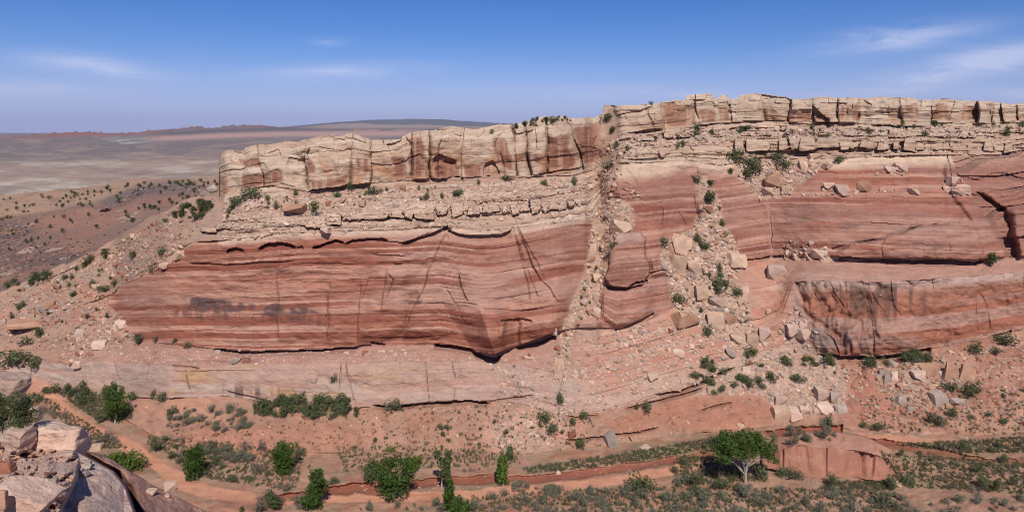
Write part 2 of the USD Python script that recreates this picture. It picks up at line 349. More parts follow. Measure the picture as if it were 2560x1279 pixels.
# --- lower pale cliff
z1 = (zone == 1) | (zone == 2)
paint(zone == 1, C(192, 154, 134))
paint(zone == 2, C(184, 138, 118))
paint((zone == 1) * sm(rn(120, 30, 31, 3), 0, .8), C(190, 164, 146), .8)
paint((zone == 1) * sm(rn(90, 26, 32, 3), .35, .9) * (us > 380) * (us < 1100), C(192, 150, 104), .8)
paint(z1 * sm(bed(8, 700, 33, warp) + rn(80, 20, 331, 3) * .5, .2, 1.0), C(176, 128, 108), .55)
paint(z1 * sm(bed(20, 300, 34, warp) + rn(50, 10, 332, 3) * .6, .4, 1.1), C(198, 170, 152), .45)
vstreak = rn(7, 260, 35, 2)
paint((zone == 1) * sm(vstreak, .1, .7) * sm(rn(120, 60, 36), .0, .6) * (1 - sm(S, 1.15, 1.55)) * (us > 470) * (us < 1250), C(92, 74, 70), .85)
off += np.where(z1, big * .7 + mid * .3 + fin * .08 + bed(10, 200, 33, warp) * .2 * sm(rn(90, 40, 333), -.3, .8) + rn(18, 10, 334, 3) * .14, 0)
off += np.where(zone == 1, sm(1 - np.abs(rn(60, 160, 37, 2)), .93, 1.0) * .35 * sm(rn(60, 60, 371), -.1, .7), 0)
# right apron: smooth pink slickrock
apron = sm(UU, 1400, 1520) * (1 - sm(UU, 1960, 2000)) * ((zone == 1) | (zone == 2))
paint(apron, C(200, 148, 122), .9)
paint(apron * sm(bed(7, 700, 38, warp) + rn(60, 16, 381, 3) * .3, .1, .7), C(190, 124, 98), .75)
paint(apron * sm(bed(9, 600, 39, warp) + rn(50, 10, 382, 3) * .3, .4, .9), C(214, 180, 158), .7)
paint(apron * sm(rn(80, 40, 40, 2), .2, .8), C(186, 156, 134), .6); paint(apron * (1 - sm(S + rn(60, 20, 402, 2) * .12, 1.25, 1.6)), C(200, 166, 144), .7); off += apron * (bed(12, 260, 403, warp) * .22 + rn(26, 12, 404, 3) * .2)
# right lower cliff (varnished)
rc = sm(UU + (VV - 700) * -.45, 1975, 1990) * (zone == 1)
paint(rc, C(172, 120, 96))
paint(rc * (1 - sm(S - 1, .55, .95)), C(176, 110, 84), .9)
paint(rc * sm(S - 1, .8, .97), C(200, 168, 150), .9)
paint(rc * sm(bed(10, 900, 42, warp * .5), .35, .6), C(190, 158, 140), .55)
paint(rc * sm(rn(9, 120, 43, 2), -.1, .7) * sm(rn(110, 70, 44, 2), -.2, .5) * sm(S, 1.3, 1.6), C(104, 78, 66), .8)
paint(rc * sm(rn(6, 300, 45, 2), .0, .6) * sm(rn(110, 120, 46, 2), -.3, .5) * (1 - sm(S + rn(20, 40, 461) * .15, 1.15, 1.6)), C(80, 62, 58), .75)
off += rc * (rn(22, 34, 47, 3) * (.4 + .9 * (1 - sm(UU, 2120, 2260))) + rn(60, 70, 48) * .6 + rn(12, 8, 49, 2) * .12); paint(rc * (1 - sm(UU, 2140, 2240)) * sm(rn(14, 50, 491, 3), -.4, .5) * sm(2 - S, -.1, .3), C(118, 86, 72), .4)
# --- main red wall
w3 = zone == 3
paint(w3, C(170, 108, 85))
b1, b2, b3 = bed(14, 700, 51, warp), bed(34, 500, 52, warp * 2), bed(75, 260, 53, warp * 3)
paint(w3 * sm(b1, -.1, .5), C(178, 124, 102), .8)
paint(w3 * sm(-b1, .2, .7), C(158, 98, 78), .8)
f1, f2 = bed(26, 900, 511, warp), bed(60, 420, 512, warp * 2)
paint(w3 * sm(f1, .3, .55), C(194, 140, 116), .7); paint(w3 * sm(-f1, .45, .65), C(146, 84, 66), .65); paint(w3 * sm(f2, .5, .75), C(212, 172, 150), .6); paint(w3 * sm(-f2, .6, .8), C(142, 84, 68), .5)
paint(w3 * sm(b2, .35, .7), C(192, 142, 120), .5)
paint(w3 * sm(-b2 + rn(60, 8, 586, 2) * .3, .4, 1.0), C(148, 90, 74), .6); paint(w3 * sm(rn(24, 8, 587, 3), .3, 1.1), C(188, 136, 114), .4); paint(w3 * sm(rn(9, 90, 588, 2), .3, 1.0) * sm(rn(120, 50, 589), .0, .7), C(136, 92, 80), .4)
paint(w3 * sm(b3, .55, .85), C(206, 170, 150), .55)
paint(w3 * sm(rn(110, 30, 54, 3), .35, 1.0), C(160, 126, 112), .3)
soft = np.where(us < 1500, 1, .75)
off += np.where(w3, big * .9 + mid * .35 + fin * .06 + bed(14, 150, 51, warp) * .22 * soft * sm(rn(120, 30, 581, 2), -.7, .5) + bed(34, 80, 52, warp * 2) * .14 * soft * sm(rn(70, 24, 582, 2), -.4, .7) + b3 * .04 + rn(20, 9, 583, 3) * .14 + cells(22, 44, 584, warp * 2) * .16 * sm(rn(110, 50, 585, 2), .1, .9), 0)
nlen = VV
# left wall: grey-pink belt and dark varnish
paint(poly([(300,745),(420,735),(800,752),(1000,735),(1290,700),(1330,760),(1250,780),(1000,760),(880,795),(560,775),(330,790)], 8), C(184, 142, 124), .75)
vp = poly([(440,750),(520,745),(590,755),(700,760),(760,765),(800,785),(690,788),(590,783),(470,775)], 1) * sm(rn(34, 16, 55, 3), -.5, -.25)
vp = vp * sm(rn(12, 16, 551, 2), -1.2, .3); paint(vp, C(104, 80, 78), .75)
paint(poly([(440,770),(560,782),(820,788),(830,800),(800,812),(600,802),(430,790)], 5) * sm(rn(7, 90, 56, 2), -.2, .6), C(110, 78, 68), .85)
paint(poly([(330,790),(820,800),(1000,800),(980,830),(560,830),(340,830)], 10), C(166, 108, 84), .5)
paint(poly([(540,690),(800,720),(800,745),(420,740),(430,710)], 10) * sm(rn(40, 18, 57, 2), -.4, .6), C(150, 104, 84), .6)
paint(poly([(540,814),(820,815),(820,827),(560,826)], 3), C(194, 152, 132), .8)
paint(poly([(1028,735),(1046,725),(1056,750),(1046,768),(1026,768)], 1), C(110, 84, 80), .8)
paint(poly([(1120,592),(1480,562),(1470,640),(1440,750),(1300,700),(1120,650)], 14) * w3 * sm(rn(60, 14, 571, 2), -1.0, .4), C(166, 106, 84), .6)
off += w3 * rn(320, 120, 572, 2) * .8
fq = np.where(us < 1500, .8, .35)
paint(w3 * fq * sm(f1, .3, .55), C(194, 140, 116)); paint(w3 * fq * sm(-f1, .45, .65), C(144, 82, 64)); paint(w3 * fq * sm(f2, .5, .75), C(204, 156, 130)); paint(w3 * fq * sm(-f2, .6, .8), C(140, 82, 64)); paint(w3 * (us < 1500), C(178, 106, 78), .12); paint(vp, C(96, 74, 72), .8); paint(poly([(440,772),(560,784),(820,790),(830,802),(800,812),(600,802),(430,790)], 4) * sm(rn(7, 60, 56, 2), -.5, .5), C(110, 76, 66), .75)
paint(w3 * (us > 1500) * sm(rn(200, 40, 594, 3), -.2, .8), C(160, 124, 110), .4)
# upper pale lip of left wall and right wall
paint((zone == 3) * sm(S - 3, .93, .985) * (us > 545), C(214, 182, 156), .9)
paint((zone == 3) * sm(UU, 1530, 1545) * sm(S - 3, .86, .95) * sm(rn(120, 1e5, 58), -.9, -.2), C(220, 188, 158), .9)
# grey desert streaks, far right
fr_right = sm(UU - np.interp(VV, [380, 440, 500, 560, 650], [2375, 2392, 2440, 2475, 2525]) + rn(20, 14, 591, 2) * 8, -5, 5) * (zone == 3)
paint(fr_right, C(164, 114, 96), .7)
paint(fr_right * sm(bed(26, 200, 59, rn(60, 40, 60) * 3), .2, .6), C(122, 94, 86), .55)
paint(poly([(1980,540),(2150,555),(2300,565),(2220,590),(2120,610),(2050,590),(1950,575)], 14) * sm(rn(60, 8, 61, 3), -.2, .7), C(128, 104, 94), .7)
# --- rim ledges
z4 = zone == 4
cap_l = z4 & (us < 1520)
paint(z4, C(198, 164, 138))
l1, l2 = bed(11, 160, 71, warp * .5 + rn(60, 20, 74) * .4), bed(30, 90, 72, warp + rn(30, 10, 75) * .5)
paint(z4 * sm(l1, .1, .6), C(186, 146, 122), .8)
paint(z4 * sm(l2, .3, .7), C(214, 186, 162), .8)
paint(z4 * sm(-l2, .4, .8), C(168, 136, 114), .7)
paint(z4 * sm(UU, 1530, 1600) * sm(bed(5, 900, 73), -.2, .4), C(194, 176, 154), .5)
talL = z4 * (us < 560)
paint(talL, C(176, 142, 122), .9)
off += np.where(z4, big * .5 + mid * .35 + fin * .22 + np.where(us < 560, .25, 1) * (l1 * np.where(us < 1500, .45, .7) + l2 * np.where(us < 1500, .22, .35) + (cells(9, 40, 75, warp * .5 + rn(40, 16, 76) * .4) * .5 + cells(18, 20, 175, warp + rn(30, 10, 176) * .4) * .3) * np.where(us < 1500, .35, .8) + rn(22, 12, 177, 3) * .3), 0)
# --- caprock
z5 = (zone == 5) & (us > 549)
paint(z5, C(204, 174, 148))
k1, k2, k3 = bed(7, 220, 81, warp * .4 + fr * 0 + rn(120, 80, 84) * .5), bed(19, 120, 82, rn(80, 40, 85) * .8), bed(44, 80, 83, rn(50, 24, 86) * 1.0)
paint(z5 * sm(k1, .2, .7), C(198, 162, 134), .7)
paint(z5 * sm(k2, .4, .8), C(222, 198, 172), .7)
paint(z5 * sm(-k3, .6, .9), C(180, 146, 120), .4); paint(z5 * (1 - sm(fr + rn(40, 30, 891, 2) * .3, .2, .75)) * sm(rn(34, 50, 892, 3), -.3, .6), C(186, 130, 94), .8)
paint(z5 * sm(UU, 1530, 1600), C(198, 176, 152), .35)
off += np.where(z5, mid * .35 + fin * .16 + rn(26, 40, 87, 3) * .55 + rn(70, 40, 88) * .6 + k1 * .3 + k2 * .13 * sm(rn(60, 40, 89), -.2, .8) + k3 * .03 + rn(56, 30, 893, 2) * .5 + cells(4, 60, 95, rn(70, 40, 97) * .5) * .55 * sm(fr, .2, .6) + cells(11, 24, 96, rn(50, 30, 98) * .5) * .2 * sm(fr, .45, .9), 0)
varn = [[(602,440),(658,432),(660,462),(640,468),(606,470)], [(598,400),(640,395),(655,412),(610,420)], [(700,425),(712,432),(708,458),(655,456),(655,440)], [(768,395),(780,400),(786,430),(772,432)],
        [(897,395),(924,396),(924,430),(896,428)], [(770,455),(868,440),(866,462),(780,472)], [(985,392),(1012,390),(1018,440),(990,440)], [(1028,345),(1052,342),(1056,360),(1072,440),(1030,440)],
        [(1086,395),(1135,400),(1150,425),(1140,444),(1090,442)], [(1160,418),(1222,412),(1226,442),(1165,444)], [(1236,345),(1262,345),(1285,400),(1278,424),(1250,410)], [(1285,385),(1320,380),(1320,405),(1290,400)],
        [(1372,345),(1420,335),(1425,372),(1440,405),(1420,420),(1375,420)], [(1434,318),(1500,312),(1512,405),(1462,410),(1440,350)], [(1660,262),(1700,258),(1738,265),(1738,310),(1668,316)], [(1750,275),(1790,278),(1786,308),(1752,306)], [(1800,270),(1826,275),(1822,304),(1800,304)],
        [(2042,278),(2058,290),(2086,300),(2048,304)], [(2100,262),(2140,264),(2146,300),(2100,300)], [(2262,266),(2290,264),(2292,284),(2262,286)], [(2335,262),(2368,268),(2370,298),(2332,298)], [(2410,265),(2440,270),(2442,302),(2408,300)], [(1990,285),(2028,278),(2028,300),(1975,300)]]
for i, p in enumerate(varn):
    m = poly(p, 2) * z5
    paint(m * (1 if i in (8, 12, 13, 14, 0, 7) else sm(rn(9, 120, 90 + i, 2), -1.4, -.2)), C(152, 100, 78) if p[0][0] < 1530 else C(164, 116, 90), .9)
    off += m * .35
    paint(m * sm(rn(5, 120, 190 + i, 2), .3, .8), C(206, 172, 146), .5)
# cracks between the caprock blocks: (u at top, u at bottom)
jl = [(552,560), (640,659), (765,770), (880,872), (930,926), (1030,1028), (1075,1072), (1102,1098), (1160,1150), (1243,1262), (1280,1292), (1312,1326), (1369,1369), (1430,1455), (1500,1512)]
jr = [(1512,1516), (1612,1640), (1650,1664), (1740,1748), (1826,1832), (1905,1914), (1976,1974), (2030,2034), (2094,2097), (2150,2146), (2250,2256), (2325,2330), (2380,2370), (2440,2446), (2478,2482), (2508,2510), (2538,2540), (2566,2566), (2610,2606), (2660,2664), (2710,2706), (2760,2764), (2800,2800)]


def joints(jj, id0, first, last):
    ub = np.array([[t + (b - t) * (1 - fr_) for t, b in jj] for fr_ in (0, 1)])      # positions at foot (fr=0) and at the top (fr=1)
    foot, top = ub
    cell = np.full((H, W), -1); dist = np.full((H, W), 99.0)
    uj = np.stack([foot[k] + (top[k] - foot[k]) * fr + rn(1e5, 30, 300 + id0 + k, 2)[:, :1] * 5 for k in range(len(jj))])
    for k in range(len(jj)):
        cell = np.where(UU >= uj[k], k, cell); dist = np.minimum(dist, np.abs(UU - uj[k]))
    m = (zone == 5) & (UU >= first) & (UU < last)
    r = np.random.default_rng(id0)
    offs = r.uniform(-.9, .9, len(jj) + 2); tilt = r.uniform(-.9, .9, len(jj) + 2)
    c = np.clip(cell, 0, len(jj))
    deep = (r.uniform(.0, 1.0, len(jj) + 2) ** 1.6)[c] * sm(rn(40, 22, 500 + id0), -1, .5)
    right = np.concatenate([uj[1:], uj[-1:] + 40]); ur = np.take_along_axis(right, np.clip(cell, 0, len(jj) - 1)[None], 0)[0]; ul = np.take_along_axis(uj, np.clip(cell, 0, len(jj) - 1)[None], 0)[0]
    xn = np.clip(2 * (UU - ul) / np.maximum(ur - ul, 4) - 1, -1, 1)
    bulge = r.uniform(.3, 1.5, len(jj) + 2)[c]; lean = r.uniform(-.8, .8, len(jj) + 2)[c]
    off[:] += np.where(m, offs[c] * 1.3 + tilt[c] * (fr - .5) + lean * xn + bulge * (np.abs(xn + .25 * mid) ** 3) * (1.2 - .6 * fr) + 2.6 * deep * np.exp(-(dist / 2.6) ** 2) * (1 - .75 * fr ** 2), 0)
    seg[:] = np.where(m, id0 + np.clip(cell, 0, None), seg)


seg[:] = np.where(zone == 1, 3, seg); seg[:] = np.where(zone == 2, 3, seg); seg[:] = np.where(zone == 3, 5, seg); seg[:] = np.where(zone == 4, 7, seg)
joints(jl, 1000, 549, 1514); joints(jr, 1100, 1514, 9999)
seg[:] = np.where((zone == 5) & (us < 549), 7, seg)
lt = poly([(-200,700),(-200,985),(0,930),(90,905),(200,910),(300,880),(345,850),(330,830),(300,790),(270,760),(300,715),(420,660),(480,606),(560,580),(560,440),(-200,690)])
seg[:] = np.where((lt > .5) & (zone >= 1) & (UU < 549), 6, seg)
paint((lt > .5) * (zone >= 1), C(178, 144, 122), .8)
paint((lt > .5) * (zone >= 1) * sm(rn(40, 22, 111, 3), 0, .8), C(188, 136, 110), .7)
paint((lt > .5) * (zone >= 1) * sm(rn(30, 14, 112, 3), .3, 1), C(150, 122, 104), .7)
off += (lt > .5) * (zone >= 1) * (rn(60, 24, 113, 2) * .45 + fin * .12)
for m in (gully1, gully2, upper_bush):
    g = ndimage.gaussian_filter(m, 1.5)
    paint(g, C(196, 160, 134), .9); paint(g * sm(rn(30, 16, 114, 3), 0, .8), C(182, 138, 112), .6)
    off += ndimage.gaussian_filter(m, 4) * .7 + g * rn(30, 16, 115, 3) * .4
    seg[:] = np.where((m > .5), 6, seg)
talpoly = {'t8': [(1740,985),(1800,932),(1880,895),(2080,893),(2120,930),(2110,1030),(1960,1045),(1900,985)], 't9': [(2180,905),(2360,895),(2400,960),(2340,1010),(2240,1020),(2190,960)]}
for p in talpoly.values():
    paint(poly(p, 10), C(196, 162, 138), .7)
paint(poly([(1690,1000),(1800,985),(1930,1000),(1940,1050),(1830,1075),(1700,1070),(1560,1080),(1500,1060)], 6), C(182, 122, 96), .7)
paint(poly([(2120,930),(2190,930),(2230,1000),(2350,1020),(2200,1050),(2110,1040)], 6), C(184, 122, 98), .7)
paint(poly([(1240,1015),(1390,1030),(1440,1090),(1380,1125),(1200,1125),(1190,1080)], 12), C(204, 158, 132), .7)

# --- big forms, overhangs and joints of the walls
off -= 1.4 * poly([(1130,640),(1300,700),(1330,820),(1262,872),(1238,886),(1205,875),(1150,780),(1090,720)], 26) * w3
off -= 2.0 * poly([(1215,760),(1262,790),(1262,860),(1236,888),(1205,868)], 12) * (zone >= 2)


def step(ln, h, reach, ramp=7, v0=None, v1=None):
    """A joint face: the rock right of the line (u, v from the top down) stands proud by h and falls back over "reach"."""
    a_ = np.array(ln, float); sd = UU - np.interp(VV, a_[:, 1], a_[:, 0]) - rn(40, 30, int(a_[0, 0]), 2) * 4
    k = sm(sd, 0, ramp) * (1 - np.clip(sd / reach, 0, 1)) * sm(VV, a_[0, 1] - 4, a_[0, 1] + 26) * (1 - sm(VV, a_[-1, 1] - 26, a_[-1, 1] + 4))
    off[:] -= h * k * w3


step([(1112,575),(1085,640),(1050,720),(1020,790),(1005,850)], 1.7, 150)
step([(962,660),(958,720),(950,790)], .9, 90); step([(905,690),(892,760),(888,860)], .7, 90); step([(1286,560),(1320,640),(1350,700),(1398,760)], 1.0, 120)
step([(700,600),(690,700),(694,860)], .6, 160); step([(820,690),(818,760),(815,860)], .7, 120); step([(1655,500),(1652,560),(1640,600)], 1.0, 80); step([(1736,400),(1740,470),(1745,560)], .8, 80)
uc_ = np.interp(VV, [690, 740, 886], [1168, 1188, 1238]); wd_ = np.interp(VV, [690, 740, 886], [30, 95, 48])
off -= 3.2 * np.clip(1 - np.abs(UU - uc_) / wd_, 0, 1) * sm(VV, 690, 800) * w3
uc_ = np.interp(VV, [640, 700, 850], [1330, 1345, 1372]); off -= 1.4 * np.clip(1 - np.abs(UU - uc_) / 55, 0, 1) * sm(VV, 640, 740) * w3
off -= 1.6 * poly([(955,700),(1010,690),(1020,760),(1012,820),(960,850),(900,840),(920,760)], 9) * w3
off -= 1.0 * poly([(905,600),(1080,595),(1030,690),(940,720)], 14) * w3
off -= 1.5 * poly([(1240,790),(1300,780),(1352,800),(1355,850),(1262,885)], 5) * w3
off += 1.4 * poly([(1262,800),(1300,800),(1302,868),(1258,880)], 3) * w3
off -= 2.0 * poly([(1300,700),(1440,720),(1390,830),(1360,850),(1300,800)], 16) * w3
overhang([(1000,606),(1060,590),(1100,572),(1118,564),(1122,575),(1150,586),(1200,588),(1250,584),(1275,575),(1285,565)], 2.6, 26)
overhang([(1105,566),(1115,564),(1130,570)], 2.0, 18, 6)
overhang([(565,628),(575,621),(590,617),(608,622),(612,630)], 2.6, 15, 8)
overhang([(645,620),(665,609),(700,603),(725,607),(742,618)], 3.0, 19, 10)
overhang([(742,617),(755,613),(760,620)], 1.5, 7, 4)
overhang([(780,617),(800,612),(815,605),(840,599),(858,604),(862,612)], 2.6, 14, 8)
overhang([(862,608),(880,600),(920,594),(955,592),(970,598)], 2.2, 13, 8)
overhang([(930,598),(1010,605),(1080,580)], 1.0, 10)
overhang([(470,656),(520,658),(560,660),(640,655),(740,650)], 1.1, 7)
overhang([(930,636),(990,637),(1020,640)], .8, 7); overhang([(985,660),(1005,659)], 1.2, 6, 5)
overhang([(530,870),(600,876),(660,877),(760,873),(830,870),(900,866)], 2.6, 15)
overhang([(1085,858),(1130,862),(1180,870),(1190,880),(1215,890),(1240,894),(1252,886)], 3.0, 16, 6)
overhang([(885,868),(905,862),(930,860)], 1.6, 8, 5); overhang([(925,852),(950,856),(965,860)], 1.6, 8, 5)
overhang([(1290,866),(1330,858),(1358,852),(1380,838),(1395,830)], 2.2, 12, 6)
overhang([(1250,800),(1300,794),(1330,800)], 1.2, 10, 5)
overhang([(1125,753),(1200,760)], .8, 6); overhang([(1200,768),(1280,775),(1350,772)], .7, 8)
# pale cliff foot and lips
overhang([(300,990),(330,990),(400,996)], 1.4, 9); overhang([(560,972),(600,985),(680,1003),(760,1012)], 1.0, 12)
overhang([(930,1012),(1000,1012),(1040,1008),(1120,1004),(1133,1000),(1180,1000),(1230,1005)], 2.4, 13)
overhang([(1230,1000),(1290,992),(1340,985)], 1.0, 7)
overhang([(430,912),(480,916),(500,920)], 1.0, 7, 6)
overhang([(1635,985),(1700,975),(1760,950),(1800,930),(1840,915)], 2.6, 10); overhang([(1560,1022),(1640,1000),(1700,985),(1760,965)], 1.8, 10)
overhang([(1410,1098),(1500,1090),(1600,1078),(1650,1064)], 1.6, 7)
overhang([(1750,1024),(1790,1012),(1832,1004)], 1.4, 6, 8)
overhang([(1410,1036),(1440,1040),(1500,1035)], 1.0, 7)
# middle gullies: pillar and block under it
off -= pillar * 2.6 - 0.8 * (pillar - poly([(1545,588),(1600,580),(1612,600),(1616,690),(1600,712),(1570,716),(1530,716),(1517,700),(1522,650),(1532,600)], 8)).clip(0, 1)
overhang([(1515,712),(1535,717),(1570,716),(1590,704),(1620,700)], 2.2, 12, 5); crack([(1568,668),(1572,690),(1569,714)], 2.5, .8); crack([(1568,680),(1618,676)], 2, .5)
off -= 1.8 * poly([(1505,730),(1620,715),(1632,740),(1615,790),(1540,820),(1508,790)], 7); overhang([(1535,822),(1570,812),(1610,795),(1636,780)], 2.0, 10, 6)
off -= 1.5 * poly([(1625,640),(1660,655),(1680,680),(1640,690),(1624,690)], 4); overhang([(1622,684),(1640,678),(1672,668)], 1.4, 8, 5)
paint(poly([(1550,585),(1600,580),(1608,605),(1540,612)], 4), C(186, 156, 142), .7)
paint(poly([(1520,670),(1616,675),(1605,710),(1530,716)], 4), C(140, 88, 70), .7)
off -= .8 * poly([(1440,806),(1470,797),(1498,802),(1502,835),(1472,853),(1444,840)], 8); paint(poly([(1440,806),(1470,797),(1498,802),(1502,835),(1472,853),(1444,840)], 6), C(182, 150, 130), .6)
# right walls
overhang([(1855,650),(1900,644),(1925,638)], 2.0, 9, 6); overhang([(1930,640),(1965,637)], 1.2, 7, 5)
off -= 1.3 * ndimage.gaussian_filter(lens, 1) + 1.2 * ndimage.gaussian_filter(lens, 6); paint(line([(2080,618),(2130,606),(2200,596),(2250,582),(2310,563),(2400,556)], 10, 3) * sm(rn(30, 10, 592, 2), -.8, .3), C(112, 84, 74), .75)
overhang([(2060,640),(2140,644),(2200,648),(2212,646),(2280,651),(2350,650),(2375,646),(2400,652),(2440,655),(2460,645)], 2.4, 11, 8)
crack([(2210,596),(2205,620),(2208,646)], 3, 1.2); crack([(2350,570),(2368,590),(2376,620),(2378,646)], 2.5, .8)
crack([(2080,622),(2130,609),(2200,599),(2240,585),(2300,566),(2400,558),(2436,562)], 6, 2.0); off += fr_right * (bed(26, 200, 59, rn(60, 40, 60) * 3) * .5 + bed(10, 300, 593) * .6)
overhang([(2095,610),(2150,600),(2205,608),(2240,590),(2330,566),(2400,560),(2440,562)], -.01, 4)
off -= 1.6 * poly([(2375,395),(2376,440),(2400,470),(2430,500),(2462,560),(2500,618),(2522,645),(2455,648),(2450,600),(2430,555),(2405,520),(2380,480),(2365,430)], 5)
off -= 2.0 * poly([(1930,440),(2370,440),(2400,520),(2440,560),(2455,640),(1930,640)], 30) * w3
off += (2.3 + mid * .8) * poly([(2452,478),(2478,500),(2512,522),(2528,560),(2540,610),(2548,640),(2526,645),(2508,618),(2490,570),(2468,520)], 3)
off -= 2.0 * poly([(2530,520),(2720,500),(2720,645),(2550,645)], 6)
overhang([(2390,430),(2400,440),(2425,446),(2450,450)], .7, 7, 6)
overhang([(2440,478),(2480,500),(2510,518)], 1.8, 14, 5)
crack([(2368,380),(2374,420),(2385,460)], 3, 1.5); crack([(1910,490),(1922,530),(1930,580),(1928,640)], 4, 1.0); paint(line([(1908,480),(1922,530),(1930,580),(1928,640)], 6, 2), C(200, 160, 140), .6)
crack([(1928,650),(1940,700),(1950,760)], 2.5, .5)
crack([(1658,520),(1655,555)], 3.5, 1.4); crack([(1692,520),(1720,570)], 2.5, .8); crack([(1710,405),(1735,450),(1740,560)], 3, 1.0)
crack([(1560,415),(1590,450),(1600,480)], 2, .6)
overhang([(2040,884),(2080,886),(2110,890),(2180,889),(2260,882),(2330,868)], 3.4, 20, 12)
overhang([(2480,838),(2510,832),(2530,822)], 1.6, 9, 6)
off -= 1.5 * poly([(2090,800),(2300,820),(2300,870),(2200,886),(2110,888),(2090,850)], 12)
crack([(2060,830),(2085,850),(2098,885)], 5, 1.6)
off -= 1.2 * poly([(2020,820),(2050,818),(2090,850),(2098,870),(2040,870)], 5); paint(poly([(2020,820),(2050,818),(2090,850),(2098,870),(2040,870)], 4), C(158, 138, 126), .8)
paint(poly([(2090,830),(2300,850),(2290,862),(2100,866)], 8), C(170, 146, 134), .6)
for a in [[(2020,700),(2040,740),(2070,790),(2060,830)], [(2070,700),(2090,740),(2120,780)], [(2165,705),(2185,745),(2212,780)], [(2110,710),(2130,745)], [(2000,705),(2015,740),(2010,760)], [(2140,700),(2155,725)]]:
    crack(a, 4, .6)
# left wall joints
for a, w_, d_ in [([(1280,555),(1290,590),(1310,650),(1345,740),(1395,745)], 3, .9), ([(1282,530),(1300,580),(1345,660),(1375,720),(1398,750)], 3, 1.4), ([(1283,570),(1302,640),(1320,710),(1332,790)], 4, 1.2),
                  ([(1145,680),(1155,720),(1172,765)], 4, 1.6), ([(1110,710),(1140,760),(1165,815)], 3, .9), ([(1075,720),(1095,760)], 3, .7),
                  ([(1368,510),(1378,540),(1390,570)], 4, 1.4), ([(1410,575),(1418,608)], 3, 1.0), ([(1440,555),(1444,585)], 3, .9),  ([(1018,790),(1012,830)], 2.5, .8), ([(815,705),(818,760),(815,835)], 3, .6), ([(965,680),(985,700),(970,745)], 3, 1.2), ([(905,760),(915,720),(930,690)], 2.5, .5)]:
    crack(a, w_, d_)
overhang([(570,912),(700,905)], .01, 3)
crack([(866,905),(872,940),(880,980),(890,1010)], 4, 1.0); crack([(1130,905),(1140,950),(1135,1000)], 3.5, .9); crack([(800,930),(790,960),(800,1005)], 3.5, .8); crack([(465,925),(470,960),(480,985)], 4, .8); crack([(1408,940),(1402,1000),(1410,1040)], 6, 1.4)
# under the caprock
overhang([(552,488),(570,480),(640,468),(700,462)], 1.2, 9); overhang([(772,474),(800,473),(840,468),(874,458)], 3.0, 22, 5); overhang([(874,466),(930,458),(1000,452),(1070,448)], .9, 8)
overhang([(1072,446),(1100,446),(1150,440),(1160,444)], 2.6, 20, 5); overhang([(1155,444),(1220,440),(1300,442),(1430,438),(1510,420)], 1.0, 10); overhang([(1345,432),(1370,432),(1460,415)], 1.6, 12, 6)
overhang([(1080,398),(1095,385),(1120,392),(1142,400)], 2.4, 26, 6); overhang([(1208,425),(1215,405),(1232,400),(1250,430)], 1.5, 22, 4)
overhang([(1585,330),(1640,322),(1655,320)], 2.0, 14, 6); overhang([(1735,312),(1830,305),(1900,303),(1970,300)], 1.6, 9); overhang([(2030,304),(2100,306),(2150,308)], 1.4, 9); overhang([(2170,312),(2260,315),(2310,314)], 1.8, 10); overhang([(2330,308),(2480,308),(2600,305)], 1.6, 9)
overhang([(2030,262),(2040,270),(2060,290),(2075,300)], 2.5, 30, 5)
off += np.where((zone == 4) & (UU > 1850) & (UU < 2060) & (VV > 376) & (VV < 392), 2.0 * sm(UU, 1855, 1900) * (1 - sm(UU, 2020, 2050)), 0)
# --- ledge blocks
DD = D + 0


def block(u0, u1, vt, vb, out, sid, tone, slope=.03, rnd=5):
    n = 8.0
    rj = np.random.default_rng(int(u0 * 3 + vb)); u0, u1, vt, vb = u0 + rj.uniform(-3, 4), u1 + rj.uniform(-4, 4), vt + rj.uniform(-6, 7), vb + rj.uniform(-5, 4)
    if rj.random() < .13:
        return
    uc, vc, a, b = (u0 + u1) / 2, (vt + vb) / 2, (u1 - u0) / 2, (vb - vt) / 2
    r = np.random.default_rng(int(u0 * 7 + vt)); jt = r.uniform(-.28, .28, 4); out = out * r.uniform(.45, 1.25)
    i0, i1 = max(int((vt - V0 - 6) / ST), 0), int((vb - V0 + 6) / ST); j0, j1 = max(int((u0 - U0 - 6) / ST), 0), min(int((u1 - U0 + 6) / ST), W)
    x, y = (UU[i0:i1, j0:j1] - uc) / a, (VV[i0:i1, j0:j1] - vc) / b
    x = x * (1 + jt[0] * y) + jt[3] * .3; y = y * (1 + jt[1] * x) + jt[2] * x * .5
    wob = 1 + .22 * rn(16, 14, 78, 2)[i0:i1, j0:j1] + .1 * rn(6, 6, 79)[i0:i1, j0:j1]
    e = (np.abs(x) ** n + np.abs(y) ** n) * wob ** 2
    inside = e < 1
    ref = D[min(int((vb - V0) / ST), H - 1), j0:j1] * np.ones_like(x)
    face = ref - out + slope * (vb - VV[i0:i1, j0:j1]) + .25 * e ** 4 + fin[i0:i1, j0:j1] * .2 + mid[i0:i1, j0:j1] * .25 + k3[i0:i1, j0:j1] * .1 + .3 * np.clip(-y, 0, 1) ** 2
    cur = DD[i0:i1, j0:j1] + off[i0:i1, j0:j1]
    put = inside & (face < cur + .05)
    o = off[i0:i1, j0:j1]; o[put] = (face - DD[i0:i1, j0:j1])[put]
    lowr = (~inside) & (np.abs(x) < 1.05) & (y > 0) & (y < 1.35) & (e < 3.2)
    o[lowr] += 0.5
    seg[i0:i1, j0:j1][put] = sid
    cc = col[i0:i1, j0:j1]
    tn = np.asarray(tone) * r.uniform(.88, 1.1)
    cc[put] = (cc * .35 + tn * .65)[put]
    vz = put & (y > -.1) & (rn(14, 14, 77)[i0:i1, j0:j1] > .35)
    cc[vz] = (cc * .5 + C(172, 126, 98) * .5)[vz]


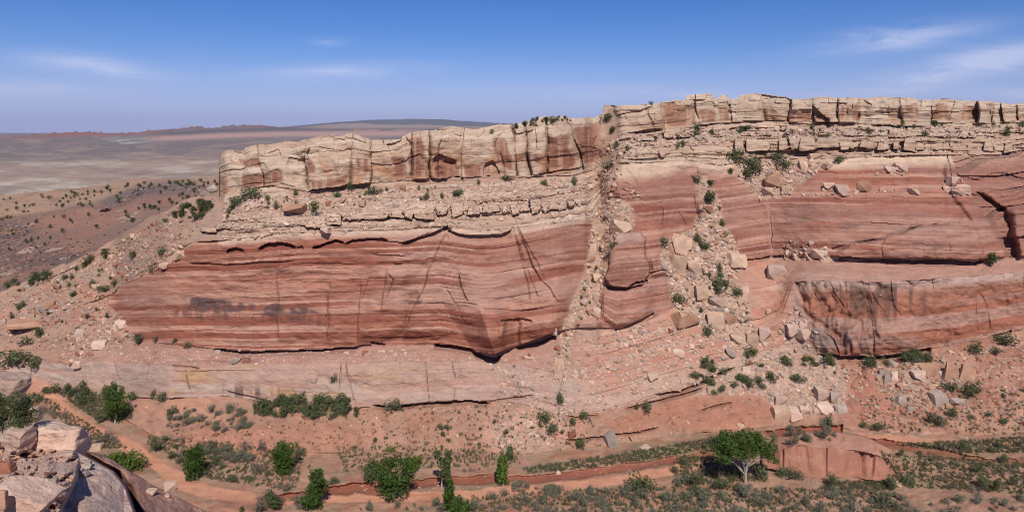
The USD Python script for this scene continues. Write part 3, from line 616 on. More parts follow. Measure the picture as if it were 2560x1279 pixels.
LB = [(540,581,553,575),(582,643,550,574),(663,781,538,569),(770,823,536,566),(815,848,535,560),(854,976,525,553),(976,1011,522,541),(1012,1031,525,545),(1032,1086,516,545),(1087,1115,516,536),(1125,1162,512,541),(1167,1201,511,536),(1206,1250,505,533),(1255,1272,514,530),(1275,1303,511,533),(1303,1325,508,531),(1327,1353,501,530),(1356,1369,505,525),(1372,1416,495,522),(1417,1433,498,515),(1435,1472,492,514),(500,540,572,584),(505,560,588,597),
      (800,826,572,582),(705,760,508,530),(897,914,498,512)]
RB = [(1539,1557,376,397),(1560,1647,372,397),(1649,1663,375,390),(1711,1831,362,389),(1835,1862,350,380),(1865,1923,343,375),(1945,1973,345,374),(1974,1998,345,374),(1999,2036,344,374),(2040,2096,340,372),(2099,2124,352,372),(2126,2146,353,373),(2150,2187,352,375),(2195,2225,354,376),(2228,2251,352,374),(2256,2286,348,375),(2287,2314,356,376),(2317,2366,350,378),(2372,2386,352,372),(2389,2451,352,373),(2456,2480,350,376),(2482,2507,359,378),(2509,2534,362,378),(2540,2590,360,374),(2596,2660,352,372),
      (1856,1928,323,338),(1930,1960,323,337),(1962,2060,321,336),(2094,2182,321,335),(2222,2262,326,340),(2264,2300,324,338),(2340,2392,326,340),(2396,2440,330,344),(2445,2520,320,334),(1590,1640,345,356),(1660,1720,330,344),(1730,1800,336,348),(2520,2570,318,330),(1716,1780,239,250),(1798,1820,239,249),(1850,1902,238,249)]
for k, (a, b, c, d) in enumerate(LB):
    block(a, b, c, d, 1.1, 2000 + k, C(212, 180, 152))
for k, (a, b, c, d) in enumerate(RB):
    if c > 260:
        block(a, b, c, d, 1.2, 2100 + k, C(204, 174, 146))
# --- path, stream bed, banks on the floor
flow = poly([(820,1218),(960,1200),(1040,1196),(1130,1188),(1230,1184),(1330,1190),(1400,1182),(1480,1170),(1560,1160),(1640,1148),(1720,1136),(1790,1118),(1800,1128),(1740,1150),(1650,1165),(1560,1178),(1480,1190),(1400,1203),(1300,1207),(1130,1210),(1050,1216),(960,1232),(820,1236),(700,1250),(640,1246),(720,1232)])
path = poly([(96,966),(118,966),(140,990),(190,1030),(250,1062),(330,1100),(360,1118),(400,1150),(470,1195),(540,1220),(640,1232),(760,1238),(820,1240),(740,1252),(620,1258),(520,1248),(440,1222),(390,1182),(350,1140),(300,1108),(215,1078),(170,1048),(128,1005)])
track = poly([(1128,1230),(1300,1212),(1480,1196),(1640,1172),(1740,1152),(1790,1138),(1795,1146),(1720,1172),(1640,1190),(1540,1205),(1440,1222),(1300,1232),(1180,1250),(1120,1262)])
track = np.maximum(track, (line([(1100,1252),(1300,1224),(1480,1208),(1640,1184),(1740,1162),(1795,1142)], 20, 2) > .4).astype(float)); path = np.maximum(path, (line([(108,968),(150,1020),(210,1064),(290,1100),(370,1146),(430,1196),(520,1236),(640,1248),(820,1246),(1110,1240)], 22, 2) > .4).astype(float) * (VV > 960))
rpath = poly([(2150,1078),(2200,1085),(2300,1092),(2460,1102),(2600,1100),(2800,1100),(2800,1112),(2600,1114),(2440,1112),(2320,1108),(2200,1100),(2150,1092)])
rflow = poly([(2150,1090),(2230,1098),(2290,1110),(2330,1118),(2400,1132),(2480,1146),(2600,1150),(2600,1166),(2480,1160),(2380,1150),(2310,1146),(2290,1132),(2210,1110),(2150,1100)])
bflow = poly([(1905,1080),(1960,1070),(2040,1062),(2110,1064),(2110,1080),(2040,1082),(1930,1094)])
for m in (path, track, rpath):
    g = ndimage.gaussian_filter(m, .8)
    paint(g, C(222, 158, 122)); paint(g * sm(rn(60, 8, 121, 2), .0, .8), C(200, 134, 102), .7); paint(g * sm(rn(14, 4, 124, 2), .2, 1), C(186, 126, 98), .4)
    off *= 1 - .7 * g
    off += .12 * g
flow = flow * (1 - track)
for m in (flow, rflow, bflow):
    g = ndimage.gaussian_filter(m, .8)
    paint(g, C(166, 100, 76)); paint(g * sm(rn(70, 6, 122, 2), .2, .8), C(170, 106, 82), .7)
    off *= 1 - .8 * g
    off += (1.0 + .4 * mid) * g - .45 * ndimage.gaussian_filter(np.maximum(ndimage.gaussian_filter(m, 4) - m, 0), 1)
seg[:] = np.where(((path + track + rpath) > .5) & (zone <= 0), 1, seg); seg[:] = np.where(((flow + rflow + bflow) > .5) & (zone <= 0), 2, seg)
grs = sm(rn(70, 12, 123, 3), -.2, .6)
for p in ([(1320,1165),(1500,1140),(1700,1105),(1790,1090),(1790,1115),(1640,1145),(1480,1168),(1330,1182)], [(150,985),(300,985),(330,1050),(230,1040)], [(2250,1110),(2560,1090),(2560,1130),(2400,1130)], [(2200,1130),(2560,1160),(2560,1230),(2250,1210)], [(1720,1140),(1800,1140),(1850,1190),(1720,1200)], [(2100,1180),(2240,1180),(2240,1215),(2050,1215)]):
    paint(poly(p, 8) * grs, C(146, 136, 94), .8)
# red bluff on the right
bl_top = np.interp(us, [1905,1930,1960,2090,2160,2200,2232,2245], [1130,1098,1082,1078,1090,1108,1125,1185])
bl_lip = np.interp(us, [1905,1930,1980,2080,2150,2225,2245], [1142,1128,1114,1118,1128,1146,1188])
bl_bot = np.interp(us, [1880,1905,1960,2040,2120,2200,2245], [1156,1166,1182,1192,1196,1200,1198]) + rn(30, 1e5, 135, 2)[0] * 4; bl_lip = bl_lip + rn(18, 1e5, 136, 2)[0] * 3; bl_top = bl_top + rn(24, 1e5, 137, 2)[0] * 2
inb = (UU > 1905) & (UU < 2244) & (VV > bl_top) & (VV < bl_bot)
Dfoot = EYE / ((bl_bot - HZ) / F)
zl = EYE - (bl_lip - HZ) / F * (Dfoot + 2.4)
rav = sm(1 - np.abs(rn(24, 140, 131, 3)), .45, 1.0) * (.4 + .6 * sm(rn(50, 50, 134), -.6, .6))
Df = np.where(VV > bl_lip, Dfoot + 2.4 * ((bl_bot - VV) / np.maximum(bl_bot - bl_lip, 1)) ** .7 + rn(60, 50, 138, 2) * .7 + rav * .6 * sm(bl_bot - VV, 0, 20) + rn(40, 30, 132, 2) * .3, (EYE - zl - .25 * sm(bl_lip - VV, 0, 30)) / ((VV - HZ) / F) + fin * .15)
D[inb] = Df[inb]; off[inb] = 0; seg[inb] = 9
paint(inb * (VV > bl_lip), C(178, 120, 97)); paint(inb * (VV > bl_lip) * sm(rn(24, 16, 133, 3), 0, .9), C(190, 134, 108), .8); paint(inb * (VV <= bl_lip), C(196, 142, 116), .9)
# low banks near the bottom of the picture
for pts, hh in (([(520,1290),(545,1256),(600,1252),(660,1264),(680,1290)], 1.3), ([(1165,1300),(1175,1262),(1230,1252),(1330,1258),(1420,1300)], 1.0), ([(420,1120),(440,1075),(560,1060),(820,1050),(900,1075),(890,1118),(640,1128)], 1.2)):
    g = poly(pts, 5); g = ndimage.gaussian_filter(g, 5); off -= g * hh * 1.2; paint(g, C(188, 124, 98), .5)

# ------------------------------------------------------------------ grid -> meshes
def pt(u, v, d):
    return np.stack([(u - UC) / F * d, d * np.ones_like(u), EYE + (HZ - v) / F * d], -1)


def sample(a, u, v, order=1):
    return ndimage.map_coordinates(a, [(v - V0) / ST, (u - U0) / ST], order=order, mode='nearest')


DT = D + off
cm = poly([(1494,275),(1540,275),(1552,430),(1490,440)], 5)
DT = DT * (1 - cm) + ndimage.gaussian_filter(DT, (4, 9)) * cm
paint(cm * sm(VV, 285, 320), C(186, 148, 122), .75)
gr = col @ np.array([.3, .5, .2]); col = np.clip(gr[..., None] + (col - gr[..., None]) * SAT, 0.01, 1)
gu = np.arange(-170, 2732, 2.0); gr_v = np.arange(1430, 224, -2.0); NR = len(gr_v)
top = np.interp(gu, us, lG)
gv = np.maximum(gr_v[:, None], top[None]); gU = np.broadcast_to(gu, gv.shape)
P = pt(gU, gv, sample(DT, gU, gv)); GC = np.stack([sample(col[..., k], gU, gv) for k in range(3)], -1)
# land behind the rim, out of the camera's sight
rtop = (HZ - top) / F
back, bcol = [], []
for q, dst in enumerate([1.5, 4, 8, 15, 28, 50, 90, 150]):
    p = P[-1].copy(); n = np.random.default_rng(900 + q).uniform(-1, 1, len(gu)); n = ndimage.gaussian_filter1d(n, 3) * 1.5
    hid = np.minimum(rtop * dst, 0) - .04 * dst - .4 + np.minimum(n, 0) * .5
    hid = np.where(gu < 549, np.maximum(-.55 * dst, -48 - 0 * dst) + np.minimum(rtop * dst, 0) * .2, hid)
    d = P[-1, :, 1] + dst
    p[:, 0] = (gu - UC) / F * d; p[:, 1] = d; p[:, 2] = P[-1, :, 2] + hid
    back.append(p); bcol.append(GC[-1])
# land towards the camera, below the frame
front = [P[0].copy() for _ in range(2)]
for p, d in zip(front, (70.0, 40.0)):
    p[:, 1] = d; p[:, 0] = (gu - UC) / F * 80; p[:, 2] = 0
P = np.concatenate([np.stack(front[::-1]), P, np.stack(back)]); GC = np.concatenate([np.stack([GC[0]] * 2), GC, np.stack(bcol)])
NRr, NC = P.shape[:2]
sg = sample(seg, gU, gv, order=0).astype(int)
sg = np.concatenate([np.zeros((2, NC), int), sg, np.repeat(sg[-1:], 8, 0)])
fs = sg[:-1, :-1]
flat = np.zeros((NRr - 1, NC - 1), bool); flat[2:1 + NR] = (np.abs(gv[1:] - gv[:-1]) < 1e-6)[:, :-1] & (np.abs(gv[1:] - gv[:-1]) < 1e-6)[:, 1:]
fs = np.where(flat, -9, fs)
idx = np.arange(NRr * NC).reshape(NRr, NC)
quad = np.stack([idx[:-1, :-1], idx[:-1, 1:], idx[1:, 1:], idx[1:, :-1]], -1)
PF, CF = P.reshape(-1, 3), GC.reshape(-1, 3)


def emit(name, mask, mat, parent='/World', **data):
    q = quad[mask]
    if not len(q):
        return
    f = np.vstack([q[:, [0, 1, 2]], q[:, [0, 2, 3]]])
    uq, inv = np.unique(f, return_inverse=True)
    return add_mesh(name, PF[uq], inv.reshape(-1, 3), mat, parent, colors=CF[uq], **data)


emit('ground', fs == 0, M_SOIL, kind='structure'); emit('dirt_path', fs == 1, M_SOIL, kind='structure'); emit('stream_bed', fs == 2, M_SOIL, kind='structure'); emit('earth_bluff', fs == 9, M_SOIL, kind='structure')
emit('lower_cliff', fs == 3, M_ROCK, kind='structure'); emit('canyon_wall', fs == 5, M_ROCK, kind='structure'); emit('talus_slope', fs == 6, M_SOIL, kind='structure')
rl = add_xform('rim_ledges', kind='structure'); emit('ledge_slope', fs == 7, M_ROCK, rl)
for k in range(2000, 2200):
    emit('ledge_block', fs == k, M_ROCK, rl)
for nm, a in (('caprock', 1000), ('upper_caprock', 1100)):
    x = add_xform(nm, kind='structure')
    for k in range(a, a + 60):
        emit('rock_block', fs == k, M_ROCK, x)
#OBJECTS
# ------------------------------------------------------------------ land behind and in front of the wall
def f3(p, scale, oct=4, seed=0):
    return meshkit.fbm(np.asarray(p) / np.asarray(scale, float), oct, seed) * 2 - 1


def sheet(name, u, top, bottom, nr, depth, colour, mat, backs=(), **data):
    """A sheet of land seen between two lines: depth(u, v, t) in metres, colour(points, u, v, t)."""
    t = np.linspace(0, 1, nr)[:, None]
    v = bottom + (top - bottom) * t; uu = np.broadcast_to(u, v.shape)
    d = depth(uu, v, t * np.ones_like(v)); p = pt(uu, v, d)
    c = colour(p, uu, v, t * np.ones_like(v))
    for dst, drop in backs:
        q = p[nr - 1].copy(); k = (q[:, 1] + dst) / q[:, 1]
        q[:, 0] *= k; q[:, 1] += dst; q[:, 2] -= drop
        p = np.concatenate([p, q[None]]); c = np.concatenate([c, c[-1:]])
    n, m = p.shape[:2]
    ix = np.arange(n * m).reshape(n, m)
    qd = np.stack([ix[:-1, :-1], ix[:-1, 1:], ix[1:, 1:], ix[1:, :-1]], -1).reshape(-1, 4)
    gry = c @ np.array([.3, .5, .2]); c = np.clip(gry[..., None] + (c - gry[..., None]) * SAT, .01, 1)
    add_mesh(name, p.reshape(-1, 3), qd, mat, smooth=True, colors=c.reshape(-1, 3), **data)
    return lambda a, b: float(np.interp(b, v[::-1, np.argmin(np.abs(u - a))], d[::-1, np.argmin(np.abs(u - a))])) if False else d[np.argmin(np.abs(v[:, np.argmin(np.abs(u - a))] - b)), np.argmin(np.abs(u - a))]


def mixc(c, m, k):
    m = np.clip(m, 0, 1)[..., None]
    return c * (1 - m) + np.asarray(k) * m


def knots(u, *kn):
    a = np.array(kn, float).reshape(-1, 2)
    return np.interp(u, a[:, 0], a[:, 1])


# middle distance: juniper hills left of the nose of the mesa
def mid_depth(u, v, t):
    d = np.interp(v, [440, 452, 480, 520, 600, 680, 740, 860], [720, 640, 520, 420, 330, 275, 235, 190])
    p = pt(u, v, d)
    ridge = np.exp(-((v - knots(u, -200,560, 200,535, 300,500, 360,470, 420,462, 560,480)) / 14) ** 2) * sm(u, 180, 300)
    return d * (1 + .035 * f3(p * [1, .25, 0], 60, 4, 3) + .012 * f3(p * [1, .4, 0], 9, 3, 5) - .05 * ridge)


def mid_col(p, u, v, t):
    c = np.broadcast_to(C(150, 118, 102), p.shape).copy()
    n = f3(p * [1, .3, 0], 40, 4, 8); n2 = f3(p * [1, .4, 0], 7, 3, 9)
    c = mixc(c, sm(n, 0, .5), C(136, 116, 100)); c = mixc(c, sm(-n, .1, .5), C(172, 124, 102))
    strip = sm(knots(u, -200,560, 100,530, 250,500, 330,468, 430,460, 600,470) - v, -8, 6)
    c = mixc(c, strip, C(190, 152, 122)); c = mixc(c, strip * sm(n2, .1, .4), C(164, 124, 100))
    rk = np.exp(-((v - knots(u, -200,560, 200,535, 300,500, 360,475, 420,468, 560,485)) / 16) ** 2) * sm(u, 200, 300)
    c = mixc(c, rk, C(132, 110, 104))
    rub = np.exp(-((v - 650) / 45) ** 2) * (1 - sm(u, 230, 330)) + np.exp(-((v - 575) / 25) ** 2) * (1 - sm(u, 60, 110))
    c = mixc(c, rub * sm(n2, -.3, .2), C(120, 98, 90)); c = mixc(c, sm(n2, .35, .6), C(186, 156, 134))
    return c


ug = np.arange(-240, 640, 2.5)
mid_top = knots(ug, -240,495, 0,488, 60,484, 100,478, 200,469, 280,456, 340,447, 420,446, 500,444, 560,442, 640,440) + f3(np.stack([ug, ug * 0, ug * 0], -1), 18, 3, 2) * 3
mid_at = sheet('juniper_hills', ug, mid_top, 860, 190, mid_depth, mid_col, M_SOIL, [(8, 3), (40, 20), (160, 70)], kind='structure')


# far plain and the red fins on the skyline
def far_depth(u, v, t):
    d = np.exp(np.interp(v, [300, 312, 325, 340, 350, 370, 400, 440, 480, 530], np.log([14000, 11500, 9000, 6800, 5200, 2900, 1500, 960, 713, 520])))
    p = pt(u, v, d)
    return d * (1 + .05 * f3(p * [1, .2, 0], 900, 4, 13) * sm(d, 900, 3000) + .02 * f3(p * [1, .3, 0], 120, 4, 14))


def far_col(p, u, v, t):
    w = v - knots(u, -300,22, 0,18, 300,12, 560,0, 700,-4, 1200,-6)          # the bands rise to the right
    a, b, n3 = f3(p * [1, .3, 0], [700, 700, 1], 4, 15), f3(np.stack([u / 60, w / 5, u * 0], -1), 1, 4, 16), f3(np.stack([u / 24, w / 2.2, u * 0], -1), 1, 3, 17)
    c = np.broadcast_to(C(172, 146, 126), p.shape).copy()
    c = mixc(c, sm(w, 425, 455) * sm(b + n3 * .5, -.3, .8), C(192, 180, 160)); c = mixc(c, sm(w, 405, 450) * sm(n3 + a * .4, .15, .7) * .8, C(204, 194, 176))
    c = mixc(c, sm(-np.abs(w - 400), -34, -8) * sm(b, -.1, .4), C(166, 140, 126))
    c = mixc(c, (1 - sm(w, 372, 402)) * sm(b + .3, -.2, .3), C(134, 120, 112)); c = mixc(c, (1 - sm(w, 365, 395)), C(130, 117, 112)); n5 = f3(np.stack([u / 90, w / 9, u * 0], -1), 1, 5, 19); c = mixc(c, (1 - sm(w, 372, 400)) * sm(n5, .0, .35) * .7, C(160, 138, 124)); c = mixc(c, sm(w, 372, 395) * sm(n5, .0, .3) * .6, C(150, 128, 116)); c = mixc(c, sm(w, 380, 400) * sm(-n5, .05, .3) * .5, C(206, 192, 172))
    c = mixc(c, (1 - sm(w, 350, 380)) * sm(n3, .15, .5), C(154, 132, 120))
    n4 = f3(np.stack([u / 40, w / 1.1, u * 0], -1), 1, 4, 18); c = mixc(c, sm(w, 352, 372) * sm(n4, .12, .6) * .55, C(182, 162, 144)); c = mixc(c, sm(w, 345, 372) * sm(-n4, .12, .6) * .5, C(104, 92, 86))
    band = sm(u, 330, 430) * np.exp(-((w - 339) / 6.5) ** 2)
    c = mixc(c, band * 1.2, C(188, 150, 136)); c = mixc(c, sm(u, 330, 430) * np.exp(-((w - 327) / 5) ** 2) * .8, C(104, 98, 96))
    c = mixc(c, (1 - sm(w, 312, 326)) * sm(b, -.4, .2), C(150, 104, 96)); c = mixc(c, (1 - sm(w, 322, 332)) * (1 - sm(u, 350, 420)), C(152, 108, 98))
    c = c * 1.14
    c = mixc(c, np.exp(-(((u - 325) / 40) ** 2 + ((v - 352) / 7) ** 2)) * sm(n3, -.4, .3) * 1.3, C(196, 196, 186))
    c = mixc(c, sm(u, 700, 850) * (1 - sm(w, 322, 330)), C(172, 152, 142)); c = mixc(c, sm(u, 800, 900) * np.exp(-((w - 331) / 4) ** 2) * sm(n3, -.2, .3), C(184, 150, 130))
    return c


ug = np.arange(-700, 1500, 2.5)
far_top = knots(ug, -700,352, 0,345, 60,341, 100,338, 130,334, 160,331, 200,330, 240,331, 270,334, 300,335, 345,331, 380,326, 430,322, 470,320, 495,317, 520,321, 560,317, 600,314, 640,313, 670,314, 700,318, 740,317, 800,313, 850,309, 900,308, 950,311, 1000,312, 1060,311, 1130,315, 1300,318, 1500,320)
finn = f3(np.stack([ug, ug * 0, ug * 0], -1), 9, 3, 22); far_top = far_top - np.maximum(finn, 0) * 6 * (1 - sm(ug, 650, 720)) - finn * 1.2
sheet('desert_plain', ug, far_top, 530, 210, far_depth, far_col, M_FAR, [(120, 30), (900, 260), (4000, 420)], kind='structure')
ug = np.arange(700, 1400, 4.0)
mtop = knots(ug, 700,318, 800,309, 860,304, 950,299, 1000,298.5, 1050,297, 1090,298, 1130,300, 1180,303, 1230,307, 1400,316) + f3(np.stack([ug, ug * 0, ug * 0], -1), 30, 3, 5) * 1.2
sheet('distant_mountain', ug, mtop, 325, 24, lambda u, v, t: 34000 + 5000 * t + 900 * f3(np.stack([u, v * 3, v * 0], -1), 40, 3, 6), lambda p, u, v, t: np.broadcast_to(C(120, 112, 108), p.shape).copy(), M_FAR, [(2000, 200), (4000, 900)], kind='structure')
g = np.array([[-60000, -3000, -40], [60000, -3000, -40], [60000, 44000, -140], [-60000, 44000, -140]], float)
add_mesh('far_desert', g, [[0, 1, 2, 3]], M_FAR, colors=np.tile(C(150, 130, 116), (4, 1)), kind='structure')

# the air
hz = trimesh.creation.box(bounds=[[-62000, -4000, -145], [62000, 45000, 900]])
M_HAZE = usdkit.material(stage, '/World/Looks/haze_air', {'v': ('principled_volume', {'color': (0.62, 0.72, 0.95), 'density': HAZE, 'anisotropy': 0.2})}, [], volume='v.volume')
add_mesh('haze', hz.vertices, hz.faces, M_HAZE, kind='stuff', label='thin blue desert haze over the distant plain', category='haze')

# the ledge the photograph was taken from
LINE_B = [(185, 1122), (235, 1150), (285, 1178), (315, 1215), (338, 1279), (370, 1460)]
LINE_A = [(185, 1122), (198, 1150), (192, 1190), (172, 1235), (150, 1285), (150, 1460)]


def side(u, v, ln):
    a = np.array(ln, float)
    return u - np.interp(v, a[:, 1], a[:, 0])


def fg_depth(u, v, t):
    n = f3(np.stack([u, v * 1.6, u * 0], -1), 46, 5, 31); n2 = f3(np.stack([u * .6 - v * .5, u * .5 + v * 1.2, u * 0], -1), 13, 3, 32)
    a = 15.5 + (1279 - v) * .034 + n * 1.0 + n2 * .45 + f3(np.stack([u, v, u * 0], -1), 6, 3, 36) * .12 - 1.3 * np.exp(-((u - 130) / 60) ** 2 - ((v - 1185) / 45) ** 2)
    c = 16.6 + (1279 - v) * .027 + 1.4 * np.clip((u - 190) / 120, 0, 1) ** 2 + n * .3
    b = 19.6 + (1300 - v) * .034 + (u - 300) * .016 + n * .35 + 1.2 * np.exp(-((side(u, v, LINE_B) - 2) / 12) ** 2)
    wa, wb = sm(side(u, v, LINE_A), -5, 5), sm(side(u, v, LINE_B), -4, 4)
    return a * (1 - wa) + (c * (1 - wb) + b * wb) * wa


def fg_col(p, u, v, t):
    n = f3(p, [.9, .9, .35], 4, 33); n2 = f3(p, .22, 3, 34)
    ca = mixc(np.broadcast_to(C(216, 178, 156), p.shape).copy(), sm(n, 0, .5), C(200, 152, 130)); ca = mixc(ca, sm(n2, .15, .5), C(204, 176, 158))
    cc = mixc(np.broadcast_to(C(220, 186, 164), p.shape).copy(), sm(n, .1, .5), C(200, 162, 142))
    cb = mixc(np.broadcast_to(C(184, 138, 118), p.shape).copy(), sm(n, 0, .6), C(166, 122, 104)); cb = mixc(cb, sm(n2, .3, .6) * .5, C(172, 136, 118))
    cb = mixc(cb, np.exp(-((side(u, v, LINE_B) - 10) / 16) ** 2) * sm(v, 1180, 1210) * .8, C(126, 84, 68))  # shadow at the fold, darkened into the slickrock colour
    wa, wb = sm(side(u, v, LINE_A), -5, 5)[..., None], sm(side(u, v, LINE_B), -4, 4)[..., None]
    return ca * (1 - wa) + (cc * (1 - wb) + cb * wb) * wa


ug = np.arange(-300, 760, 2.0)
fg_top = knots(ug, -300,985, -100,1030, 0,1075, 60,1092, 110,1122, 185,1124, 215,1128, 250,1134, 280,1146, 330,1180, 400,1221, 440,1238, 520,1281, 560,1310, 760,1450) + f3(np.stack([ug, ug * 0, ug * 0], -1), 20, 3, 35) * 2
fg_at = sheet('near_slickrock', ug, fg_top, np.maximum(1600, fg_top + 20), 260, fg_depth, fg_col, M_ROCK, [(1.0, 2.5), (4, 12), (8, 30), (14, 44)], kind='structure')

# ------------------------------------------------------------------ rocks
def rock(seed, w, d, h, div=0, rough=.03, boxy=.75):
    r = np.random.default_rng(seed)
    p = np.array([[x, y, z] for x in (-1, 1) for y in (-1, 1) for z in (-1, 1)], float) + r.uniform(-.42, .42, (8, 3)) * [1, 1, .8]
    q = []
    for k in range(8):                                   # chip the corners
        cut = r.uniform(.04, .5 if boxy > .7 else .75)
        for e in (1, 2, 4):
            q.append(p[k] + (p[k ^ e] - p[k]) * cut * r.uniform(.5, 1.0))
    if boxy > .7 and div < 3:
        q = [x for k, x in enumerate(q) if k // 3 not in set(r.integers(0, 8, 2).tolist() if False else [int(seed * 7) % 8, int(seed * 13 + 3) % 8][:1 + seed % 2])]
    m = trimesh.convex.convex_hull(np.array(q))
    m.apply_translation(-m.bounds.mean(0)); m.apply_scale(2 / m.extents); m.apply_scale([w / 2, d / 2, h / 2])
    v, f = m.vertices, m.faces
    if div:
        big_ = div > 2
        for k in range(div):
            v, f = trimesh.remesh.subdivide(v, f)
        m2 = trimesh.Trimesh(v, f)
        if big_:
            trimesh.smoothing.filter_laplacian(m2, lamb=.5, iterations=8 if div > 4 else 4)
        v = np.array(m2.vertices); s = (w * d * h) ** (1 / 3); nrm = np.array(m2.vertex_normals)
        z = v / s + seed * 3.1
        v = v + nrm * ((f3(z, .6, 5, seed) * rough + f3(z * [1, 1, 5], .8, 3, seed + 1) * rough * .8)[:, None] * s)
        f = m2.faces
    return np.array(v), np.array(f)


def ground_at(u, v):
    d = float(sample(DT, np.array([float(u)]), np.array([float(v)]))[0])
    return d, pt(np.array([float(u)]), np.array([float(v)]), np.array([d]))[0]


n_rock = 0
MARKS = [(1760,1215,'the tall bush'), (1905,1190,'the bush behind the trunk'), (1990,1195,'the grey bluff bush'), (2080,1215,'the green bluff bush'), (2226,1215,'the dark bluff bush'), (2270,1205,'the green bush right of the bluff'), (1738,1230,'the low dark bush'), (1800,1218,'the bright bush'), (2455,1220,'the olive corner bush'), (1180,1288,'the round bottom bush'), (1340,1250,'the middle of the patch'), (1460,1240,'the right end of the patch'), (430,1030,'the dark round bush'), (385,1120,'the bend bush'), (835,1205,'the small dark stream bush'), (1864,1180,'the largest cottonwood'), (986,1200,'the broad green tree'), (787,1230,'the columnar tree'), (1257,1180,'the slender yellow-green tree'), (288,1020,'the tree by the dirt path'), (482,1170,'the tree at the path bend'), (705,1150,'the dark tree inside the bend'), (2070,1150,'the red bluff'), (1527,1095,'the boat-shaped slab'), (1600,1210,'the big bush by the track'), (2400,930,'the tilted slabs'), (2346,995,'the pointed grey boulder'), (2068,990,'the large white boulder'), (1970,1035,'the big buff boulder'),
         (1150,1250,'the narrow bright tree'), (2205,1250,'the olive bush'), (1700,620,'the tall wedge boulder'), (1710,795,'the long brown slab'), (1842,645,'the large block by the wall'), (1880,842,'the lowest fan block'), (1772,495,'the dark chute juniper'), (1550,560,'the largest chute block'), (1567,660,'the red pillar'), (1470,830,'the grey chute outcrop'), (1440,990,'the pale cliff corner'), (250,855,'the oval boulder'), (128,755,'the layered brown boulder'), (430,645,'the leaning slabs'), (333,640,'the round crest juniper'), (60,880,'the dark shrub on red soil'),
         (620,490,'the wide prow shrub'), (930,480,'the bench shrub'), (1190,480,'the bench middle'), (1420,460,'the right end of the bench'), (1560,360,'the caprock corner'), (1800,350,'the middle ledges'), (2340,310,'the tucked-in juniper'), (2100,400,'the lone round shrub'), (1945,455,'the tilted brown slab'), (2069,642,'the shadowed boulder'), (2008,830,'the pile by the varnished cliff'), (1105,1180,'the see-through tree'), (560,1040,'the sagebrush belt'), (840,1020,'the thicket'), (2450,1180,'the round flats bush'), (2490,1030,'the right edge'), (1365,300,'the mesa-top thicket'), (100,480,'the far left hill'), (330,460,'the dark hill crest'), (500,450,'the prow'), (250,560,'the brown slope')]


def near(u, v, label):
    n = min(MARKS, key=lambda m: (m[0] - u) ** 2 + (m[1] - v) ** 2)[2]
    out = f'{label}, nearest {n}'
    return out if len(out.split()) <= 16 else label




def boulder(u, vb, w, h, label, tone='tan', group=None, name='boulder', d=None, div=None, rough=.03, tilt=0.0, deep=.8, cat='boulder', boxy=.75, sink=.12):
    global n_rock
    n_rock += 1
    if d is None:
        d, p = ground_at(u, vb - h * .3)
    else:
        p = pt(np.array([float(u)]), np.array([vb - h * .3]), np.array([float(d)]))[0]
    k = d / F
    W_, H_ = w * k * .98, h * k * 1.1
    if div is None:
        div = 2 if w > 28 else 1 if w > 15 else 0
    v, f = rock(n_rock * 17 + 5, W_, W_ * deep, H_, div, rough, boxy)
    a = np.radians(tilt); rot = np.array([[math.cos(a), 0, math.sin(a)], [0, 1, 0], [-math.sin(a), 0, math.cos(a)]])
    z = np.random.default_rng(n_rock).uniform(-.35, .35); rz = np.array([[math.cos(z), -math.sin(z), 0], [math.sin(z), math.cos(z), 0], [0, 0, 1]])
    v = v @ (rot @ rz).T
    c = pt(np.array([float(u)]), np.array([vb - h / 2 + h * .16]), np.array([d - W_ * deep * .12]))[0]
    path_ = path_for(name)
    x = usdkit.mesh(stage, path_, (v, f), M_STONE[tone], smooth=(40 if div > 2 else False))
    x.AddTranslateOp().Set(tuple(map(float, c)))
    set_data(x.GetPrim(), label=label, category=cat, group=group)


# the rocks beside the camera
boulder(148, 1128, 134, 84, 'big rounded pale boulder on the near ledge overhanging the smooth dark slickrock', 'near', d=21.5, div=5, rough=.07, boxy=.5)
boulder(22, 986, 92, 58, 'pale slab of rock at the left edge above the dark juniper', 'near', d=22, div=5, rough=.07, tilt=8, boxy=.6)
boulder(46, 1112, 78, 56, 'pale rock below the juniper, left of the big rounded boulder', 'near', d=20.5, div=5, rough=.07, boxy=.55)
boulder(88, 1046, 32, 34, 'small pale block standing between the juniper and the big rounded boulder', 'near', d=22, div=3)
boulder(58, 1018, 38, 28, 'pale rock wedged between the upper slab and the juniper', 'near', d=22.5, div=3)
boulder(52, 1300, 150, 108, 'large flat-faced pale slab in the lower left corner', 'near', d=14.0, div=5, rough=.035, tilt=24, boxy=.8)
boulder(4, 1262, 36, 48, 'rounded brown rock at the left edge beside the flat-faced slab', 'brown', d=13.2, div=3)
boulder(192, 1284, 48, 42, 'bright white-faced rock at the bottom edge in the near rocks', 'near', d=17.5, div=3, rough=.02)
boulder(14, 1176, 46, 30, 'pinkish rock at the left edge in the shade of the near ledge', 'red', d=16.5, div=3)
boulder(428, 1222, 34, 20, 'white stone lying on the smooth dark slickrock near the dirt path', 'near', d=float(fg_at(428, 1232)) + .1, div=2, deep=.6)
boulder(378, 1230, 26, 8, 'flat white stone lying on the smooth slickrock, left of the larger white stone', 'near', d=float(fg_at(378, 1236)) + .1, div=1)
boulder(420, 1240, 14, 6, 'tiny white stone just below the larger white stone on the slickrock', 'near', d=float(fg_at(420, 1246)) + .1, div=1)
boulder(240, 1128, 32, 20, 'stack of tan flat rocks on the path side behind the big rounded boulder', 'tan')
r = np.random.default_rng(5)
